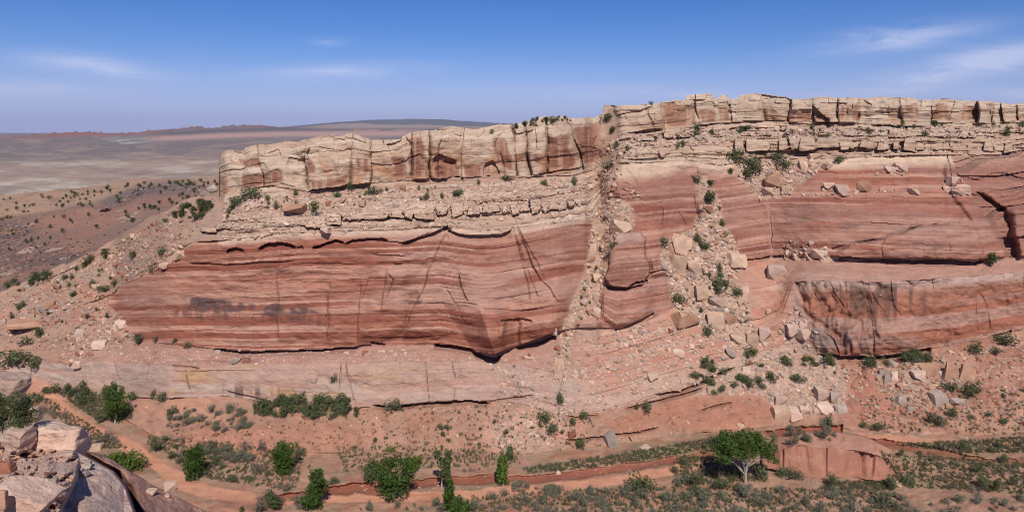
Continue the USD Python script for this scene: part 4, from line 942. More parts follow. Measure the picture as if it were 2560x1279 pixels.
for k in range(26):
    u, v = r.uniform(55, 150), r.uniform(1180, 1240)
    w = r.uniform(6, 16)
    boulder(u, v, w, w * .6, 'broken pinkish stone littering the near ledge above the flat-faced slab', ['red', 'near', 'grey'][k % 3], 'broken stones on the near ledge', name='stone', d=float(fg_at(u, v)) - .05, cat='stone', div=1)
for k in range(8):
    u, v, w = r.uniform(195, 225), r.uniform(1155, 1185), r.uniform(9, 22)
    boulder(u, v, w, w * .5, 'thin flake of rock in the pile on the edge of the near slab', 'grey', 'flakes piled on the near slab edge', name='stone', d=float(fg_at(u, v)) - .1, cat='stone', div=1)

# boulders one can point to
BL = [
    (2070,470,28,16,'flat tan boulder, leftmost of the row resting on the right red wall','tan'), (2106,484,36,25,'big pale boulder second in the row resting on the right red wall','pale'),
    (2160,475,32,25,'tan wedge-shaped boulder with brown face third in the row on the right red wall','brown'), (2283,484,27,15,'white oval boulder lying alone on the right red wall','pale'),
    (1930,462,44,32,'big brown slab tilted up at the foot of the shrubby chute on the right','brown'), (1963,479,26,18,'pale block at the right end of the debris below the shrubby chute','tan'),
    (2009,424,22,26,'upright tan boulder beside the dark shrubs under the right ledges','tan'), (2070,420,24,13,'low tan boulder right of the upright boulder under the right ledges','tan'),
    (2034,400,36,20,'tan block fallen against the pale band under the right ledges','tan'), (1700,628,40,46,'tallest tan wedge-shaped boulder at the top of the central boulder fan','tan'),
    (1675,642,18,34,'narrow brown slab leaning beside the tall wedge boulder','brown'), (1694,676,42,46,'tan triangular boulder below the tall wedge in the central boulder fan','tan'),
    (1738,684,40,36,'tan angular boulder with dark left side in the central boulder fan','tan'), (1842,660,45,32,'large tan block at the right edge of the boulder fan beside the red wall','tan'),
    (1756,742,40,34,'square tan boulder halfway down the boulder fan','tan'), (1800,732,22,20,'grey rounded boulder among green shrubs in the boulder fan','grey'),
    (1709,812,68,38,'long brown slab lying tilted at the left edge of the boulder fan','brown'), (1791,812,46,40,'broad tan boulder low in the boulder fan','tan'),
    (1822,806,32,28,'brown boulder leaning on the broad one low in the boulder fan','brown'), (1794,762,46,24,'low pale boulder in the middle of the boulder fan','pale'),
    (1838,852,28,20,'pointed tan block at the foot of the boulder fan','tan'), (1878,856,32,28,'tan block with brown underside at the foot of the boulder fan','tan'),
    (1858,855,11,15,'small upright stone between two blocks at the foot of the boulder fan','tan'), (1913,846,32,32,'pale square boulder lying apart right of the boulder fan','pale'),
    (1920,783,15,14,'small pale block alone on the pink slickrock','pale'), (1938,692,46,36,'white wedge boulder on the slickrock right of the boulder fan','pale'),
    (2069,657,48,34,'big tan boulder casting a shadow on the bench under the right red wall','tan'), (2020,650,22,24,'tan boulder in the pile left of the big shadowed one on the right bench','tan'),
    (2046,643,34,22,'pale boulder touching the big shadowed one on the right bench','pale'), (1991,648,20,18,'pale block in the pile under the right red wall','pale'), (1964,648,10,16,'small upright brown block left of the pile under the right red wall','brown'),
    (2008,844,32,26,'largest boulder at the bottom of the rock pile beside the varnished cliff','pale'), (1980,832,34,28,'rounded pale boulder in the rock pile beside the varnished cliff','pale'),
    (1825,886,26,20,'grey boulder lying alone on the slickrock above the right shrubs','grey'), (1913,864,13,11,'small white stone below the pale square boulder','pale'), (1697,888,28,18,'pale boulder on the slickrock below the long brown slab','pale'),
    (1550,578,52,34,'largest tan block near the top of the narrow rubble chute','tan'), (1500,584,42,32,'tan triangular boulder left of the largest block in the narrow chute','tan'), (1481,634,24,30,'upright pale boulder on the left side of the narrow chute','pale'),
    (1492,700,26,19,'tan block in the middle of the narrow chute','tan'), (1463,744,18,13,'white rounded boulder low in the narrow chute, the left one','pale'), (1491,743,18,13,'white rounded boulder low in the narrow chute, the right one','pale'),
    (1492,788,19,21,'white boulder above the grey outcrop at the bottom of the narrow chute','pale'), (1458,760,22,14,'pale flat boulder below the two white ones in the narrow chute','pale'), (1386,834,17,18,'white boulder at the right foot of the overhanging red wall','pale'),
    (1585,830,16,10,'small white stone on the slope below the red pillar','pale'), (2235,952,24,28,'white upright boulder in the grey rock pile on the right slope','pale'), (2215,958,18,26,'dark grey upright boulder in the rock pile on the right slope','grey'),
    (2250,1006,26,22,'grey angular boulder below the rock pile on the right slope','grey'), (2346,1012,42,38,'large pointed grey boulder on the red slope at right','grey'), (2320,930,44,28,'brown-topped block at the head of the right slope','brown'),
    (2298,946,38,20,'pale layered slab under the brown-topped block','pale'), (2350,940,26,18,'pale wedge right of the brown-topped block','pale'), (2372,958,40,60,'tall tilted pinkish slab leaning on the red slope, the left of two','brown'),
    (2417,966,40,62,'tall tilted pinkish slab leaning on the red slope, the right of two','brown'), (2053,1000,34,38,'large white angular boulder in the right boulder slope above the dry stream','pale'), (2083,1002,30,30,'grey-sided boulder beside the large white one on the right boulder slope','grey'),
    (2102,1030,28,22,'grey boulder at the lower right corner of the boulder slope','grey'), (2060,1028,38,22,'pale boulder low on the boulder slope above the bluff','pale'), (2394,1010,32,13,'flat grey slab half buried in the red slope at right','grey'), (2273,1026,18,15,'small grey boulder under the angular one on the right slope','grey'),
    (1952,1048,48,34,'big buff boulder at the lower left end of the boulder slope','tan'), (1984,1042,38,28,'pale boulder beside the big buff one at the end of the boulder slope','pale'), (2011,1034,24,20,'pale block on the upper side of the two end boulders','pale'),
    (1952,1010,28,24,'white block above the big buff boulder','pale'), (1866,936,22,22,'round pale boulder under the edge of the slickrock','pale'), (1778,982,20,18,'tan boulder among shrubs left of the boulder slope','tan'), (1958,944,18,14,'white stone at the top of the boulder slope','pale'),
    (1850,1068,18,12,'tan boulder at the foot of the red bank beside the big cottonwood','tan'), (1527,1112,38,34,'grey boat-shaped slab standing on the pink bank in the middle','grey'), (1586,1102,26,14,'brown stone right of the boat-shaped grey slab','brown'),
    (1632,948,28,18,'pale boulder on the slickrock over the dark undercut','pale'), (1610,1121,30,9,'flat pale stone at the foot of the pink bank','pale'),
    (250,866,36,20,'large oval pale boulder on the left talus','pale'), (200,842,26,22,'pale angular boulder left of the oval one on the left talus','pale'), (241,724,22,18,'tan boulder at the edge of the left talus and red wall','tan'),
    (303,816,28,18,'pale block at the top of the small debris cone under the left wall','pale'), (128,766,30,20,'brown layered boulder high on the left talus','brown'), (278,648,18,14,'tan block on the crest of the left talus','tan'), (448,645,26,20,'tan slab leaning at the upper left edge of the red wall','tan'),
    (430,655,24,18,'tan slab just below the leaning one at the left edge of the red wall','tan'), (412,668,26,14,'flat tan slab lowest of the three at the left edge of the red wall','tan'), (194,916,26,16,'pale cracked boulder on the slope above the pale left cliff','pale'),
    (110,782,22,20,'grey boulder on the middle of the left talus','grey'), (144,722,26,16,'brown boulder on the upper left talus','brown'), (62,812,96,14,'long flat brown ledge rock low on the left talus','brown'),
    (530,478,22,18,'tilted grey slab among junipers below the prow of the mesa','grey'), (512,492,20,20,'tilted slab left of the other in the junipers below the prow','grey'), (735,528,58,22,'long brown block fallen on the bench below the caprock','brown'),
    (906,512,20,14,'small square tan block on the bench below the caprock','tan'), (850,505,28,12,'flat tan block on the bench beside a shrub','tan'), (1008,474,17,14,'brown block under the caprock on the bench','brown'), (813,582,28,16,'pale block fallen on the light band above the left red wall','pale'),
    (1020,1205,18,14,'pale rock beside the broad green tree on the stream bank','pale'), (1395,1183,14,8,'pale stone on the bank of the dry stream bed','pale'), (1430,1092,22,16,'pinkish rounded rock at the foot of the pale cliff in the middle','red'),
    (590,905,26,12,'flat grey rock on the bench at the foot of the left red wall','grey'), (615,902,22,9,'flat red rock on the bench beside the flat grey one','red'), (2225,428,24,13,'largest pale block of the small pile high on the right red wall','pale'), (2243,420,22,14,'top block of the small pile high on the right red wall','pale'),
    (2394,486,26,12,'white flat boulder at the foot of the pile by the nose of the right wall','pale'), (2406,480,34,24,'white slab leaning in the pile by the nose of the right wall','pale'), (2366,478,18,15,'pale block at the left of the pile by the nose of the right wall','pale'), (2382,460,26,22,'pale boulder at the top of the pile by the nose of the right wall','pale'),
]
TILT = {(1930, 462): -25, (1709, 812): 18, (1675, 642): -6, (1700, 628): -14, (2372, 958): 16, (2417, 966): 20, (530, 478): -35, (512, 492): -45, (448, 645): -25, (430, 655): -20, (735, 528): 6, (1938, 692): 12, (1527, 1112): -18}
for u, v, w, h, lab, tone in BL:
    slab = h > 55
    boulder(u, v, w, h, lab, tone, tilt=TILT.get((u, v), 0), deep=.35 if slab else .8, rough=.035)

# rubble on the talus: the larger stones singly, the rest as one mass
TAL = [('narrow chute', list([(1495,520),(1530,480),(1580,520),(1585,570),(1545,600),(1522,640),(1512,700),(1502,740),(1497,790),(1440,800),(1430,870),(1420,930),(1390,950),(1385,900),(1400,840),(1420,780),(1455,700),(1470,620),(1478,560)]), 1300, 70, 'tan'),
       ('central boulder fan', [(1740,470),(1765,450),(1790,490),(1812,560),(1835,600),(1850,650),(1842,700),(1872,760),(1892,850),(1850,870),(1780,835),(1690,790),(1672,700),(1650,640),(1660,600),(1735,570),(1755,520)], 2600, 190, 'tan'),
       ('slope below the boulder fan', [(1620,800),(1700,800),(1800,840),(1760,880),(1690,900),(1640,880),(1540,850)], 260, 14, 'pale'),
       ('shrubby chute under the right ledges', [(1840,440),(1880,400),(2000,400),(2090,404),(2040,432),(1990,470),(1960,492),(1900,502),(1870,470)], 700, 26, 'tan'),
       ('pile under the right red wall', [(1945,625),(1985,595),(2040,610),(2085,628),(2090,645),(2040,655),(1960,652)], 120, 20, 'pale'),
       ('rock pile beside the varnished cliff', [(1955,820),(1962,790),(1985,764),(2005,770),(2010,800),(2044,825),(2030,848),(1965,845)], 150, 22, 'pale'),
       ('small pile high on the right wall', [(2180,438),(2215,412),(2245,404),(2272,425),(2260,438)], 60, 12, 'pale'),
       ('pile by the nose of the right wall', [(2352,460),(2372,442),(2400,445),(2432,485),(2380,490)], 80, 10, 'pale'),
       ('boulder slope above the bluff', [(1740,985),(1800,932),(1880,895),(2080,893),(2120,930),(2110,1030),(1960,1045),(1900,985)], 1900, 70, 'pale'),
       ('rocky slope at the right', [(2180,905),(2360,895),(2430,960),(2340,1010),(2260,1030),(2190,960)], 1100, 44, 'grey'),
       ('left talus', [(0,740),(200,652),(300,605),(470,500),(540,500),(470,600),(430,655),(300,715),(260,770),(310,800),(330,840),(280,870),(180,910),(120,880),(60,860),(0,850)], 2600, 24, 'pale'),
       ('corner between the two caprocks', [(1505,335),(1530,350),(1545,420),(1610,500),(1500,490),(1488,440)], 260, 12, 'brown'),
       ('debris cone under the left wall', [(240,800),(300,790),(340,840),(250,880),(180,915),(150,890),(200,830)], 220, 18, 'pale'),
       ('bench below the caprock', [(560,495),(780,482),(1400,446),(1490,434),(1470,492),(1100,510),(800,530),(560,560)], 2600, 24, 'pale'),
       ('stones among the right ledges', [(1520,350),(1700,325),(2560,312),(2560,345),(1900,345),(1530,400)], 1500, 8, 'grey'),
       ('rubble below the pale cliff', [(1230,1060),(1300,1050),(1390,1090),(1380,1120),(1240,1130)], 240, 10, 'pale'),
       ('debris on the pale ledges', [(545,548),(800,530),(1100,508),(1480,498),(1484,545),(1100,570),(800,582),(540,600)], 1300, 6, 'pale'),
       ('white rubble on the slickrock', [(1430,930),(1540,905),(1560,940),(1450,955)], 90, 10, 'pale'),
       ('row resting on the right red wall', [(1985,484),(2050,474),(2240,474),(2235,486),(2000,490)], 80, 6, 'pale'),
       ('broad debris apron below the fan', [(1400,860),(1640,800),(1860,870),(2000,800),(2060,880),(1880,900),(1700,975),(1560,1020),(1400,1040)], 1300, 16, 'pale'),
       ('debris at the pale cliff corner', [(1225,900),(1400,880),(1420,1040),(1380,1110),(1250,1125),(1240,1000)], 700, 10, 'pale'),
       ('bench at the foot of the red wall', [(280,860),(520,872),(1200,885),(1240,900),(1000,905),(480,912),(260,900)], 700, 6, 'tan'),
       ('red slope under the varnished cliff', [(2100,900),(2560,850),(2560,1060),(2150,1060)], 1500, 10, 'brown'),
       ('soil bank in the middle', [(420,1020),(1240,1015),(1500,1050),(1900,980),(1900,1060),(1500,1120),(900,1130),(420,1110)], 1300, 6, 'red'),
       ('gravel by the stream bed', [(640,1246),(1000,1195),(1400,1182),(1790,1118),(1790,1140),(1400,1212),(1000,1236),(640,1262)], 110, 4, 'pale'),
       ('soil clods at the foot of the bluff', [(1890,1180),(1960,1190),(2100,1204),(2250,1202),(2250,1216),(2050,1218),(1900,1200)], 260, 0, 'red'),
       ('foot of the left red wall', [(830,880),(1000,872),(1100,875),(1000,890),(850,890)], 70, 4, 'red')]


def inside(p, r):
    a = np.array(p, float); lo, hi = a.min(0), a.max(0)
    pt_ = trimesh.path.polygons.Polygon(p) if False else None
    while True:
        u, v = r.uniform(lo[0], hi[0]), r.uniform(lo[1], hi[1])
        c = False
        for (x0, y0), (x1, y1) in zip(p, p[1:] + p[:1]):
            if (y0 > v) != (y1 > v) and u < (x1 - x0) * (v - y0) / (y1 - y0) + x0:
                c = not c
        if c:
            return u, v


def instancer(name, protos, mats, places, **data):
    p = add_xform(name, **{}) if False else path_for(name)
    pi = UsdGeom.PointInstancer.Define(stage, p)
    for k, (v, f) in enumerate(protos):
        q = f'{p}/piece_{k + 1:03d}'
        usdkit.mesh(stage, q, (v, f), mats[k % len(mats)])
        pi.GetPrototypesRel().AddTarget(q)
    rr = np.random.default_rng(len(places))
    pos = np.array([x[:3] for x in places], np.float32); sc = np.array([x[3] for x in places], np.float32)
    ang = rr.uniform(0, 2 * math.pi, len(pos))
    pi.CreatePositionsAttr(Vt.Vec3fArray.FromNumpy(pos)); pi.CreateScalesAttr(Vt.Vec3fArray.FromNumpy(np.repeat(sc[:, None], 3, 1) * rr.uniform(.75, 1.25, (len(pos), 3)).astype(np.float32)))
    pi.CreateOrientationsAttr(Vt.QuathArray([Gf.Quath(math.cos(a / 2), 0, 0, math.sin(a / 2)) for a in ang]))
    pi.CreateProtoIndicesAttr(Vt.IntArray(rr.integers(0, len(protos), len(pos)).tolist()))
    set_data(pi.GetPrim(), kind='stuff', **data)


chips = [rock(3000 + k, 1, .9, .62) for k in range(8)]
rub, rub2, r = [], [], np.random.default_rng(17)
for nm, p, n, nb, tone in TAL:
    for k in range(n):
        u, v = inside(p, r); w = float(np.clip(r.lognormal(1.7 if 'fan' in nm and 'below' not in nm else 1.1 if nm.startswith(('soil', 'gravel', 'bench at')) else 1.45, .5), 1.8, 13))
        d, q = ground_at(u, v); (rub2 if nm in ('left talus', 'rocky slope at the right', 'corner between the two caprocks', 'red slope under the varnished cliff', 'soil bank in the middle', 'soil clods at the foot of the bluff') else rub).append((*(q - [0, 0, .1 * w * d / F]), w * d / F))
    for k in range(int(nb * .45)):
        u, v = inside(p, r); w = float(np.clip(r.lognormal(2.75 if nm in ('central boulder fan', 'narrow chute') else 2.5, .32), 9, 32))
        t2 = tone if r.random() < .5 else ['tan', 'brown', 'grey', 'pale', 'red'][int(r.integers(0, 5))]
        boulder(u, v, w, w * r.uniform(.55, .8), near(u, v, f'{dict(tan="tan", pale="pale", grey="grey", brown="brown", red="reddish")[t2]} angular stone in the {nm}'), t2, f'fallen stones: {nm}', name='fallen_stone', cat='stone', div=1 if w > 16 else 0, tilt=r.uniform(-18, 18))
for k in range(700):
    u, v = r.uniform(0, 2560), r.uniform(640, 1100)
    if 0 <= sample(seg, np.array([u]), np.array([v]), 0)[0] <= 3:
        w = float(np.clip(r.lognormal(1.1, .4), 1.8, 6)); d, q = ground_at(u, v); rub.append((*q, w * d / F))
instancer('rubble', chips, [M_STONE['tan'], M_STONE['pale'], M_STONE['pale'], M_STONE['grey']], rub, label='loose small broken stone on the talus slopes and chutes', category='rubble')
instancer('brown_rubble', chips, [M_STONE['brown'], M_STONE['tan'], M_STONE['grey'], M_STONE['red']], rub2, label='loose brownish broken stone on the left talus and the right slope', category='rubble')
mr = []
for k in range(900):
    u, v = (r.uniform(-20, 260), r.normal(648, 30)) if k < 700 else (r.uniform(-20, 90), r.normal(575, 16))
    w = float(np.clip(r.lognormal(1.3, .5), 2, 12)); d = float(mid_at(u, v)); q = pt(np.array([u]), np.array([v]), np.array([d]))[0]; mr.append((*q, w * d / F))
for k in range(1500):
    u = r.uniform(-20, 540); v = r.uniform(float(knots(u, 0,500, 250,480, 540,455)), 760)
    w = float(np.clip(r.lognormal(.9, .4), 1.5, 6)); d = float(mid_at(u, v)); q = pt(np.array([u]), np.array([v]), np.array([d]))[0]; mr.append((*q, w * d / F))
for k in range(260):
    u = r.uniform(230, 540); v = knots(u, 200,535, 300,500, 360,474, 420,466, 560,480) + r.normal(4, 7)
    w = float(np.clip(r.lognormal(1.0, .4), 1.6, 6)); d = float(mid_at(u, v)); q = pt(np.array([u]), np.array([v]), np.array([d]))[0]; mr.append((*q, w * d / F))
instancer('dark_rubble', chips, [M_STONE['basalt'], M_STONE['basalt'], M_STONE['brown']], mr, label='dark purple brown rubble covering the hills left of the mesa', category='rubble')

# ------------------------------------------------------------------ plants
def leaves(blobs, n, size, seed, out=.55, flat=1.0):
    """Small leaf faces through the volumes of some ellipsoids (x, y, z, rx, ry, rz)."""
    r = np.random.default_rng(seed); b = np.array(blobs, float)
    wt = (b[:, 3] * b[:, 4] * b[:, 5]) ** (2 / 3); i = r.choice(len(b), n, p=wt / wt.sum())
    d = r.normal(size=(n, 3)); d /= np.linalg.norm(d, axis=1, keepdims=True)
    c = b[i, :3] + d * b[i, 3:] * (r.uniform(out ** 3, 1.15, (n, 1)) ** (1 / 3))
    nn = d + r.normal(size=(n, 3)) * .7; nn /= np.linalg.norm(nn, axis=1, keepdims=True)
    a = np.cross(nn, r.normal(size=(n, 3))); a /= np.linalg.norm(a, axis=1, keepdims=True); e = np.cross(nn, a)
    s = size * r.uniform(.6, 1.4, (n, 1))
    v = np.stack([c - a * s, c - e * s * .55, c + a * s, c + e * s * .55], 1).reshape(-1, 3)
    v[:, 2] = np.maximum(v[:, 2], 0.01)
    return v, np.arange(4 * n).reshape(n, 4)


def tube(pts, r0, r1, sides=6):
    pts = np.array(pts, float); n = len(pts); V, Fc = [], []
    for k in range(n):
        t = pts[min(k + 1, n - 1)] - pts[max(k - 1, 0)]; t /= np.linalg.norm(t) + 1e-9
        a = np.cross(t, [.3, 1, .2]); a /= np.linalg.norm(a); b = np.cross(t, a); rad = r0 + (r1 - r0) * k / (n - 1)
        V += [pts[k] + rad * (math.cos(q) * a + math.sin(q) * b) for q in np.arange(sides) * 2 * math.pi / sides]
    for k in range(n - 1):
        for j in range(sides):
            Fc.append([k * sides + j, k * sides + (j + 1) % sides, (k + 1) * sides + (j + 1) % sides, (k + 1) * sides + j])
    return np.array(V), np.array(Fc)


def joined(ms):
    V, Fc, n = [], [], 0
    for v, f in ms:
        V.append(v); Fc.append(np.asarray(f) + n); n += len(v)
    return np.vstack(V), np.vstack(Fc)


def shrub_shape(kind, seed):
    """A shrub of unit width and unit height."""
    r = np.random.default_rng(seed)
    bl = []
    nb = {'sagebrush': 9, 'leafy_shrub': 7, 'juniper': 9, 'dry_brush': 7}[kind]
    for k in range(nb):
        a, q = r.uniform(0, 2 * math.pi), r.uniform(0, .34) if k else 0
        h = r.uniform(.25, .62); s = r.uniform(.16, .27)
        bl.append((math.cos(a) * q, math.sin(a) * q, h if kind != 'sagebrush' else h * .9, s, s, s * (1.1 if kind != 'juniper' else 1.25)))
    n, sz = {'sagebrush': (330, .05), 'leafy_shrub': (320, .055), 'juniper': (420, .05), 'dry_brush': (200, .04)}[kind]
    st = [tube([(0, 0, -.08), (x * .5, y * .5, z * .55), (x, y, z)], .02, .006, 4) for x, y, z, *_ in bl[:6]]
    return leaves(bl, n, sz, seed + 1, .35), joined(st)


MATS = {'sagebrush': M_SAGE, 'leafy_shrub': M_GREEN, 'juniper': M_JUNI, 'dry_brush': M_DRY}
CAT = {'sagebrush': 'sagebrush', 'leafy_shrub': 'shrub', 'juniper': 'juniper', 'dry_brush': 'dry shrub'}
first, count, extra = {}, {}, {}
VAR = 4


def shrub(kind, u, vb, w, h, label, group=None, d=None):
    d, p = ground_at(u, vb) if d is None else (d, pt(np.array([float(u)]), np.array([float(vb)]), np.array([float(d)]))[0])
    k = d / F; w, h = w * 1.16, h * 1.1
    if count.get(kind, 0) >= 300:
        extra.setdefault(kind, []).append((*p, w * k)); return
    count[kind] = count.get(kind, 0) + 1
    var = count[kind] % VAR
    rz = (u * 37.7 + vb * 11.3) % 360
    x = add_xform(kind, loc=p, rotz=rz, scale=(w * k, w * k, h * k * 1.15), label=label, category=CAT[kind], group=group)
    if (kind, var) not in first:
        first[kind, var] = x
        lv, st = shrub_shape(kind, 77 + var * 13 + len(kind))
        add_mesh('foliage', *lv, MATS[kind], x); add_mesh('stem', *st, M_BARK, x)
    else:
        q = stage.GetPrimAtPath(x); q.GetReferences().AddInternalReference(first[kind, var]); q.SetInstanceable(True)


ONE = [('juniper',1772,513,42,38,'dark round juniper in the middle of the upper boulder chute'), ('juniper',1774,469,30,20,'dark juniper at the head of the boulder chute'), ('juniper',1740,458,28,20,'small juniper left of the head of the boulder chute'),
       ('leafy_shrub',1846,408,46,36,'dark shrub at the upper left of the shrubby chute'), ('leafy_shrub',1884,430,52,48,'tall green shrub in the middle of the shrubby chute'), ('juniper',1866,450,36,32,'darkest round juniper at the foot of the shrubby chute'), ('leafy_shrub',1966,424,44,26,'wide green shrub right of the shrubby chute'),
       ('leafy_shrub',1944,400,52,20,'low green shrub under the overhang of the right ledges'), ('juniper',1826,436,22,16,'small juniper left of the shrubby chute'), ('leafy_shrub',2101,408,34,20,'round shrub alone under the right ledges'), ('juniper',2480,668,42,38,'dark round juniper under the shadowed alcove at far right'),
       ('leafy_shrub',1800,722,52,34,'large dark green shrub in the middle of the boulder fan'), ('leafy_shrub',1840,742,42,26,'dark green shrub right of the large one in the boulder fan'), ('leafy_shrub',1695,760,40,28,'green shrub at the left edge of the boulder fan'), ('leafy_shrub',1660,612,40,20,'grey green shrub left of the tall wedge boulder'), ('leafy_shrub',1770,838,34,28,'grey green shrub low in the boulder fan'),
       ('leafy_shrub',1760,624,36,16,'low green shrub right of the tall wedge boulder'), ('leafy_shrub',1530,626,26,22,'green shrub on the right side of the narrow chute'), ('juniper',1522,426,32,22,'round juniper at the corner where the left caprock ends'), ('juniper',1520,308,34,24,'juniper cluster where the two tiers of caprock meet'), ('juniper',1530,334,26,18,'juniper below the cluster between the two tiers of caprock'),
       ('juniper',2338,318,26,18,'green juniper tucked under the right caprock'), ('juniper',1868,326,34,14,'low juniper below the right caprock in the middle'), ('juniper',1742,328,22,18,'juniper under the brown stained face of the right caprock'), ('juniper',1780,340,16,18,'small upright juniper on the right ledges'), ('juniper',1638,355,18,16,'juniper on the ledges right of the corner'), ('juniper',1627,262,14,9,'tiny juniper on the skyline of the right caprock'),
       ('juniper',1230,334,14,11,'small round juniper on top of the left caprock'), ('leafy_shrub',620,502,62,36,'wide dark green shrub below the prow of the mesa'), ('leafy_shrub',590,512,40,24,'dark shrub beside the wide one below the prow'), ('leafy_shrub',785,540,34,40,'tall grey green shrub on the bench below the caprock'), ('leafy_shrub',930,488,42,24,'green shrub on the bench under the caprock'), ('leafy_shrub',880,474,34,18,'shrub in front of the undercut of the caprock'), ('leafy_shrub',843,494,30,18,'round shrub under the undercut of the caprock'),
       ('leafy_shrub',1142,492,44,20,'wide green shrub on the bench in the middle'), ('leafy_shrub',1265,452,40,14,'low green shrub at the foot of the middle caprock'), ('leafy_shrub',1362,464,20,16,'round shrub at the foot of the right end of the left caprock'), ('juniper',333,648,28,20,'round green juniper on the crest of the left talus'), ('juniper',262,650,24,30,'tall juniper behind the crest of the left talus'),
       ('leafy_shrub',403,640,28,26,'grey green shrub at the upper edge of the left talus'), ('juniper',380,684,15,16,'small juniper among tan slabs left of the red wall'), ('leafy_shrub',262,730,38,18,'spreading shrub at the left edge of the red wall'), ('juniper',216,798,16,14,'small dark juniper on the left talus'), ('juniper',266,800,13,20,'upright juniper at the top of the debris cone'), ('juniper',344,866,28,34,'dark juniper at the lower left corner of the red wall'), ('juniper',391,858,14,18,'small upright juniper at the foot of the left red wall'), ('leafy_shrub',438,858,18,14,'small shrub at the foot of the left red wall'), ('leafy_shrub',475,866,34,12,'low shrub at the foot of the left red wall'),
       ('juniper',97,848,28,26,'juniper low on the left talus'), ('leafy_shrub',67,862,36,24,'shrub low on the left talus beside the juniper'), ('leafy_shrub',30,912,84,42,'large dark shrub on the red soil at the left edge'), ('leafy_shrub',88,920,50,30,'dark shrub right of the large one on the red soil at left'), ('leafy_shrub',985,1024,48,28,'round green shrub against the foot of the pale cliff'), ('leafy_shrub',835,958,20,28,'shrub on the notch of the pale cliff'),
       ('leafy_shrub',1365,1062,38,36,'bright green shrub below the corner of the pale cliff'), ('leafy_shrub',1380,1092,30,40,'grey green shrub under the bright one below the pale cliff'), ('leafy_shrub',1458,1050,24,24,'shrub right of the pale cliff corner'), ('leafy_shrub',1432,1062,22,22,'small shrub on the pink bank under the pale cliff'), ('leafy_shrub',1450,1122,36,24,'dark green shrub on the bank beside the stream'), ('leafy_shrub',1400,1012,22,34,'tall shrub growing in the cleft of the pale cliff'), ('leafy_shrub',1620,1030,34,28,'green shrub under the dark undercut of the slickrock'), ('juniper',1592,1026,14,18,'dark pointed bush under the slickrock undercut'),
       ('leafy_shrub',1600,1226,72,48,'large grey green bush beside the dirt track'), ('leafy_shrub',1735,1216,34,40,'tall green bush left of the big cottonwood'), ('leafy_shrub',1706,1162,26,24,'green bush beside the track near the big cottonwood'), ('leafy_shrub',1690,1182,26,20,'bush below the track near the big cottonwood'), ('leafy_shrub',1738,1232,36,22,'dark green bush low in front of the tall bush'), ('leafy_shrub',1800,1220,50,26,'bright green bush left of the big cottonwood trunk'),
       ('leafy_shrub',1905,1196,52,40,'dark bush behind the trunk of the big cottonwood'), ('leafy_shrub',1960,1194,40,28,'brown green bush at the left foot of the bluff'), ('leafy_shrub',1990,1198,40,32,'grey bush at the foot of the bluff'), ('leafy_shrub',2080,1218,36,34,'green bush under the face of the bluff'), ('leafy_shrub',2226,1220,36,36,'dark bush at the right foot of the bluff'), ('leafy_shrub',2205,1262,62,32,'large olive bush at the bottom edge on the right'), ('leafy_shrub',2270,1210,44,24,'green bush right of the bluff'),
       ('leafy_shrub',2326,1058,30,32,'dark green bush on the right slope, the left of two'), ('leafy_shrub',2350,1068,28,30,'dark green bush on the right slope, the right of two'), ('leafy_shrub',2382,1042,28,28,'lighter bush above the two on the right slope'), ('leafy_shrub',2430,990,52,42,'large dark bush beside the tall tilted slabs'), ('leafy_shrub',2382,982,40,28,'dark bush at the foot of the tall tilted slabs'), ('leafy_shrub',2195,1078,38,24,'round bright bush beside the far bend of the track'), ('leafy_shrub',2158,1070,22,18,'small green bush left of the far bend of the track'), ('leafy_shrub',2072,1072,28,40,'yellowish green bush behind the bluff'), ('leafy_shrub',2448,1180,34,24,'round green bush on the right flats'), ('leafy_shrub',2455,1220,36,34,'olive bush at the bottom right'),
       ('leafy_shrub',2440,884,36,34,'green bush under the right end of the varnished cliff'), ('leafy_shrub',2515,862,56,34,'large green bush at the far right under the cliff'), ('leafy_shrub',2490,886,26,22,'small bush below the large one at far right'),
       ('leafy_shrub',112,985,30,20,'green bush left of the head of the dirt path'), ('leafy_shrub',138,982,32,24,'round green bush right of the head of the dirt path'), ('leafy_shrub',188,982,28,20,'round bush against the pale cliff behind the meadow'), ('leafy_shrub',246,1058,32,28,'bright bush at the foot of the columnar tree on the left'), ('leafy_shrub',385,1000,24,28,'green bush at the foot of the pale cliff, the left of two'), ('leafy_shrub',408,1004,28,26,'green bush at the foot of the pale cliff, the right of two'), ('leafy_shrub',430,1036,30,24,'dark round bush left of the sagebrush belt'), ('leafy_shrub',385,1128,40,44,'grey green bush beside the bend of the dirt path'), ('leafy_shrub',835,1208,28,18,'small dark bush beside the stream bed')]
for kd, u, v, w, h, lab in ONE:
    shrub(kd, u, v, w, h, lab)
